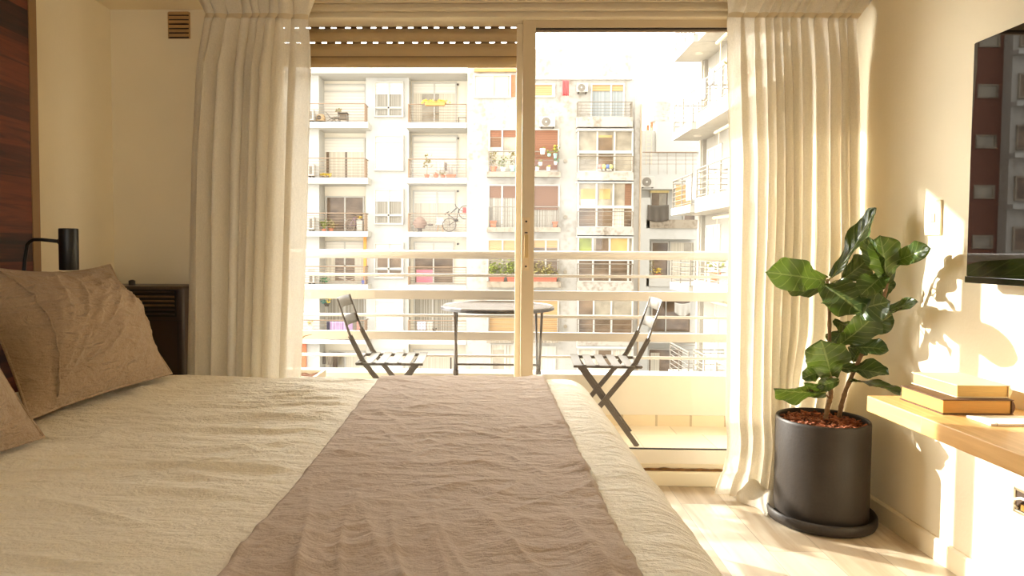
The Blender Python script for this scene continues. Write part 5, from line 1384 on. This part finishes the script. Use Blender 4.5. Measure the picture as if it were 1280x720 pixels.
# ---- white block, right column
p0, p1 = onY(530.5, 128, YFA), onY(556.5, 128, YFA)
planter(530.5, 126.5, 556.5, 131.5, YFA - .08, 'ochre flower trough hooked on the top railing of the white block', mat('ochre_trough', (206, 152, 84), .7, .1, 4), YEL, 6, 2.5, 30)
p = onY(578, 153, YA); t = thing('side_table', 'small white side table against the wall on the top right balcony', 'table', (p.x, YA, p.z), 0)
MB().box(p.x - .22, p.x + .2, YA, YA + .3, p.z + .26, p.z + .29).build('tabletop', FRW, t)
for sx_ in (-.19, .17):
    for sy in (.03, .27): MB().box(p.x + sx_ - .015, p.x + sx_ + .015, YA + sy - .015, YA + sy + .015, p.z, p.z + .26).build('leg', DRK, t)
potted(533.5, 222.2, 27, 16, YA, 'sapling in a terracotta pot taller than the railing of the white block', TER, GRN2, 'sapling', 4, 6.5, 22, 34)
potted(545, 222.2, 5.5, 7, YA, 'reddish terracotta pot right of the tall sapling', TER, TER, 'bush', 4, 6, 23, 14)
potted(553.5, 222.2, 6, 7, YA, 'squat terracotta pot with a dark succulent beside the long planter', TER, GRN2, 'bush', 3.2, 6, 24, 20)
planter(558, 218, 569.5, 222.2, YA, 'long empty terracotta trough at the right of the pots', TER)
drying_rack(537, 574, 205.5, 222, YA + .3, 'white folding drying rack behind the terracotta pots')
cloth_sheet(541, 200, 556, 209, YA + .25, 'white cloth sagging over the drying rack behind the pots', FRW, 'towel', 'laundry on the drying rack', .22, 7)
cloth_sheet(555.5, 203, 559, 212.5, YA + .22, 'dark striped cloth on the drying rack behind the pots', striped('dark_stripe', (70, 60, 56), (170, 150, 130), 30.0, 0), 'towel', 'laundry on the drying rack', .05, 8)
cloth_sheet(560, 206, 565.5, 218, YA + .22, 'grey cloth at the right end of the drying rack', mat('grey_cloth', (176, 166, 156), .9), 'towel', 'laundry on the drying rack', .05, 9)
# covered grill
p = onY(524.5, 290, YA); t = thing('barbecue', 'barbecue under a brown cover on the white block', 'barbecue', (p.x, YA + .1, p.z), 0)
MB().lathe([(.10, 0), (.12, .22), (.2, .28)], (p.x, YA + .1, p.z), 14).build('stand', DRK, t)
MB().lathe([(.26, .18), (.24, .24), (.36, .38), (.34, .48), (.22, .66), (.10, .75), (0, .76)], (p.x, YA + .1, p.z), 22).build('cover', mat('brown_cover', (142, 114, 98), .6, .08, 5, .2, 20), t, smooth=True)
p = onY(538, 290, YA); t = thing('stool', 'small black stool between the covered barbecue and the white chair', 'stool', (p.x, YA, p.z), 0)
MB().lathe([(0, .31), (.12, .31), (.14, .36), (.13, .40), (0, .37)], (p.x, YA, p.z), 18).build('seat', DRK, t)
for a in (.6, 2.2, 3.7, 5.3): MB().tube([(p.x + .08 * math.cos(a), YA + .08 * math.sin(a), p.z + .32), (p.x + .14 * math.cos(a), YA + .14 * math.sin(a), p.z)], .012, 6).build('leg', RWH, t)
p = onY(550, 290, YA); t = thing('shell_chair', 'white shell chair with wooden legs beside the tilted bicycle', 'chair', (p.x, YA, p.z), 0)
MB().grid(lambda a, b: Vector((p.x + (a - .5) * (.46 - .1 * b), YA - .1 + (.34 * min(1, b * 2) + .12 * max(0, b - .5)) * .9, p.z + .34 + .05 * (2 * a - 1) ** 2 + (max(0, b - .45) ** 1.1) * .72)), 10, 12).build('shell', FRW, t, smooth=True, thick=.02)
for sx_ in (-.16, .16):
    for sy in (-.05, .25): MB().tube([(p.x + sx_ * .5, YA + sy * .6, p.z + .34), (p.x + sx_, YA + sy, p.z)], [.016, .011], 6).build('leg', mat('beech_leg', (190, 146, 96), .6), t)
pw = onY(561.5, 289.5, YA)
r_ = .33
M3 = Matrix.Rotation(R(-38), 3, 'Y') @ Matrix.Rotation(R(14), 3, 'X')
base = Vector((pw.x, YA + .05, pw.z + r_)) - (M3 @ Vector((0, 0, r_)))
bicycle(tuple(base), M3, 'bicycle propped up on its back wheel on the white block', mat('dark_bike_paint', (70, 62, 54), .5), mat('dark_tyre', (96, 84, 72), .7), r_)
p = onY(580.5, 267, YA); m = MB(); bush(m, (p.x, YA - .1, p.z - .1), .22, .2, 22, 61, .12)
cloth_sheet(578.5, 259, 582.8, 266, YA - .2, 'red cloth tucked by the front wheel of the propped bicycle', mat('red_cloth', (202, 92, 84), .9), 'towel', None, 0, 12)
cloth_sheet(521.5, 402, 532.5, 412.5, YFA + .22, 'pale lilac towel on the railing behind the left end of the bistro table', mat('lilac_towel', (206, 198, 212), .9, .1, 8), 'towel', 'towels on the lower right railing', 0, 13)
cloth_sheet(534.5, 402, 540.5, 414, YFA + .22, 'white towel on the railing beside the pale lilac towel', FRW, 'towel', 'towels on the lower right railing', 0, 14)
p = onY(542.5, 413, YA); potted(543, 425, 15, 5, YA, 'dark slim pot beside the white towel on the lower railing', DRK, DRK, 'bush', 12, 4, 33, 14)
# ---- weathered block
ac_unit(675, 145.8, 694, 159.6, YD - .36, 'air conditioner above the red shutter on the weathered block')
ac_unit(721.5, 104, 735, 116, YD - .36, 'air conditioner beside the red cloth at the top of the weathered block')
ac_unit(802.2, 220.6, 818, 235, YF - .4, 'air conditioner on the pillar at the back of the gap')
x0, x1, z0, z1 = rect(697, 103, 720, 120, YD - .02)
cloth_sheet(703, 100.5, 711, 119.5, YD - .3, 'red cloth hanging from the top terrace of the weathered block', mat('red_towel', (196, 84, 84), .9, .08, 6), 'towel', None, 0, 15)
for i, (u, v, lb) in enumerate(((678.3, 193, 'biggest white flower pot on the red shutter balcony'), (675.5, 207, 'white flower pot left in the middle row on the red shutter balcony'), (671.5, 213.6, 'white flower pot in the lower left corner of the red shutter balcony'), (685.5, 213.6, 'white flower pot in the lower middle of the red shutter balcony'), (694.5, 206, 'white flower pot at the right of the red shutter balcony'))):
    potted(u, v, (9, 9, 6.5, 6.5, 7)[i], 6, YD - .52, lb, POTW, (GRN, GRN2, GRN, YEL, GRN3)[i], 'bush', (7, 4, 4.5, 4.5, 4)[i], (6.6, 5, 4.6, 4.6, 4)[i], 70 + i, 18)
potted(686.5, 195.5, 6, 7, YD - .52, 'small teal flower pot under the biggest white pot', mat('teal_pot', (150, 190, 176), .6), GRN, 'bush', 3.4, 5, 80, 14)
potted(694, 198, 17, 9, YD - .5, 'teal pot of yellow flowers at the right of the red shutter', mat('teal_pot', (150, 190, 176)), GRN, 'bush', 6, 5, 81, 30, YEL)
potted(617, 214.4, 26, 12, YD - .3, 'leafy plant on the left of the crowded balcony with the awning', TER, GRN2, 'bush', 6, 8, 82, 50)
potted(629, 214.4, 18, 14, YD - .3, 'low plant in the middle of the crowded balcony with the awning', POTW, GRN, 'bush', 5, 7, 83, 44)
potted(641, 214.4, 24, 14, YD - .3, 'plant at the right of the crowded balcony with the awning', mat('teal_pot', (150, 190, 176)), GRN2, 'bush', 7, 8, 84, 50)
planter(612.5, 276, 620.5, 283.6, YD - .3, 'terracotta trough on the left balcony under the brown shutter', TER)
planter(691, 277, 697, 283.6, YD - .3, 'terracotta trough on the right balcony under the brown shutter', TER)
planter(612, 346, 630, 352, YD - .52, 'red trough of trailing green plants under the bamboo blind', mat('red_trough', (196, 96, 74), .7), GRN, 7, 24, 46)
planter(634, 346, 650, 352, YD - .5, 'second red trough of trailing plants beside the sliding door post', mat('red_trough', (196, 96, 74)), GRN, 8, 26, 46)
planter(666.5, 346, 696, 352, YD - .52, 'red trough of low plants right of the sliding door post', mat('red_trough', (196, 96, 74)), GRN2, 9, 20, 46)
for i, (u, c) in enumerate(((750, (196, 120, 110)), (754.5, (214, 196, 110)), (759.5, (90, 110, 160)), (763, (190, 190, 120)))):
    p = onY(u, 213.5, YE - .12); t = thing('toy_ball', ('pinkish', 'yellow', 'blue', 'pale green')[i] + ' toy ball behind the railing of the glazed balcony', 'ball', (p.x, YE - .12, p.z), 0, 'toy balls on the glazed balcony')
    MB().lathe([(.13 * math.sin(math.pi * j / 10), .06 + .13 - .13 * math.cos(math.pi * j / 10)) for j in range(11)], (p.x, YE - .12, p.z), 16).build('ball', mat('ball%d' % i, c, .5, .1, 6), t, smooth=True)
    MB().lathe([(.09, 0), (.07, .02), (.07, .06), (.10, .09)], (p.x, YE - .12, p.z), 12).build('stand', RWH, t)
# ---- back building
ct = cloth_sheet(809.5, 256, 836, 275, YF - .06, 'dark grey tarp tied along the balcony at the back of the gap', mat('dark_tarp', (86, 78, 68), .8, .12, 3, .3, 14), 'tarp', None, .12, 17)
potted(822, 346, 11, 14, YF + .3, 'yellow flowering plant on the balcony below the tarp', TER, YEL, 'bush', 3, 8, 91, 50)
potted(813, 346, 24, 12, YF + .4, 'tall grey green plant on the balcony below the tarp', STN, GRN2, 'bush', 4, 7, 92, 60)
cloth_sheet(843, 378, 863, 390, YF - .05, 'white sheet sagging on a line at the back of the gap', FRW, 'sheet', None, .28, 18)
# ---- building on the right
z = GL[1] + .44
def at(u, v, X): return onX(u, v, X)
p = at(878, 118, XB + .16)
cl = MB().grid(lambda a, b: Vector((XB + .12 + .02 * math.sin(a * 14), p.y - .45 + .9 * a, z + .98 - .62 * b)), 14, 8).build('towel', mat('blue_towel', (136, 146, 160), .9, .1, 6), None, smooth=True, thick=.015); tag(cl, 'blue grey towel over the railing of the sunlit block', 'towel')
p = at(891, 116, XB + .16)
cl = MB().grid(lambda a, b: Vector((XB + .12 + .02 * math.sin(a * 14), p.y - .25 + .5 * a, z + .98 - .4 * b)), 10, 6).build('towel', mat('charcoal_towel', (90, 84, 80), .9, .1, 6), None, smooth=True, thick=.015); tag(cl, 'charcoal towel right of the blue grey towel on the sunlit block', 'towel')
def side_pot(y, zf, X, label, green, seed, h=.8, pot=TER):
    t = thing('potted_plant', label, 'potted plant', (X, y, zf), 0, 'potted plants on the sunlit block')
    MB().lathe([(0, 0), (.12, 0), (.17, .24), (.19, .24), (.19, .30), (.16, .30), (.15, .26), (0, .26)], (X, y, zf), 16).build('pot', pot, t)
    m = MB(); bush(m, (X, y, zf + .25), h, .5, 60, seed, .15); m.build('foliage', green, t)
side_pot(19.6, z, XB + .45, 'flowering plant in a terracotta pot on the upper sunlit balcony', GRN2, 101)
side_pot(18.8, z, XB + .45, 'green plant in a terracotta pot at the curtain edge of the upper sunlit balcony', GRN, 102, .5)
side_pot(21.6, GL[3] + .44, XB + .45, 'bushy green plant in a red pot on the lower sunlit balcony', GRN, 103, .55)
zc = GL[2] + .26
t = thing('reed_screen', 'tan reed screen tied behind the end railing of the sunlit block', 'screen', (XB + .4, 25.2, zc), 0)
MB().box(XB + .12, XB + .68, 25.22, 25.26, zc + .02, zc + .86).build('reed_panel', BAM, t)
for zz_ in (.2, .62): MB().box(XB + .1, XB + .7, 25.2, 25.28, zc + zz_, zc + zz_ + .03).build('batten', STN, t)
for i, y in enumerate((24.2, 23.6)):
    cl = MB().grid(lambda a, b: Vector((XB + .28 + .03 * math.sin(a * 15 + i), y - .25 + .5 * a, zc + .95 - .75 * b)), 12, 8).build('towel', FRW if i == 0 else mat('bluish_cloth', (186, 192, 196), .9), None, smooth=True, thick=.015)
    tag(cl, ('white towel', 'bluish white towel')[i] + ' on the middle railing of the sunlit block, ' + ('beside the reed screen', 'further from the reed screen')[i], 'towel', 'towels on the sunlit block')
cl = MB().grid(lambda a, b: Vector((XB + .24 + .03 * math.sin(a * 15), 18.0 + .7 * a, GL[3] + 1.3 - 1.0 * b)), 12, 8).build('towel', mat('sky_towel', (150, 186, 206), .9, .08, 6), None, smooth=True, thick=.015); tag(cl, 'pale sky blue towel on the lower sunlit balcony by the curtain', 'towel')
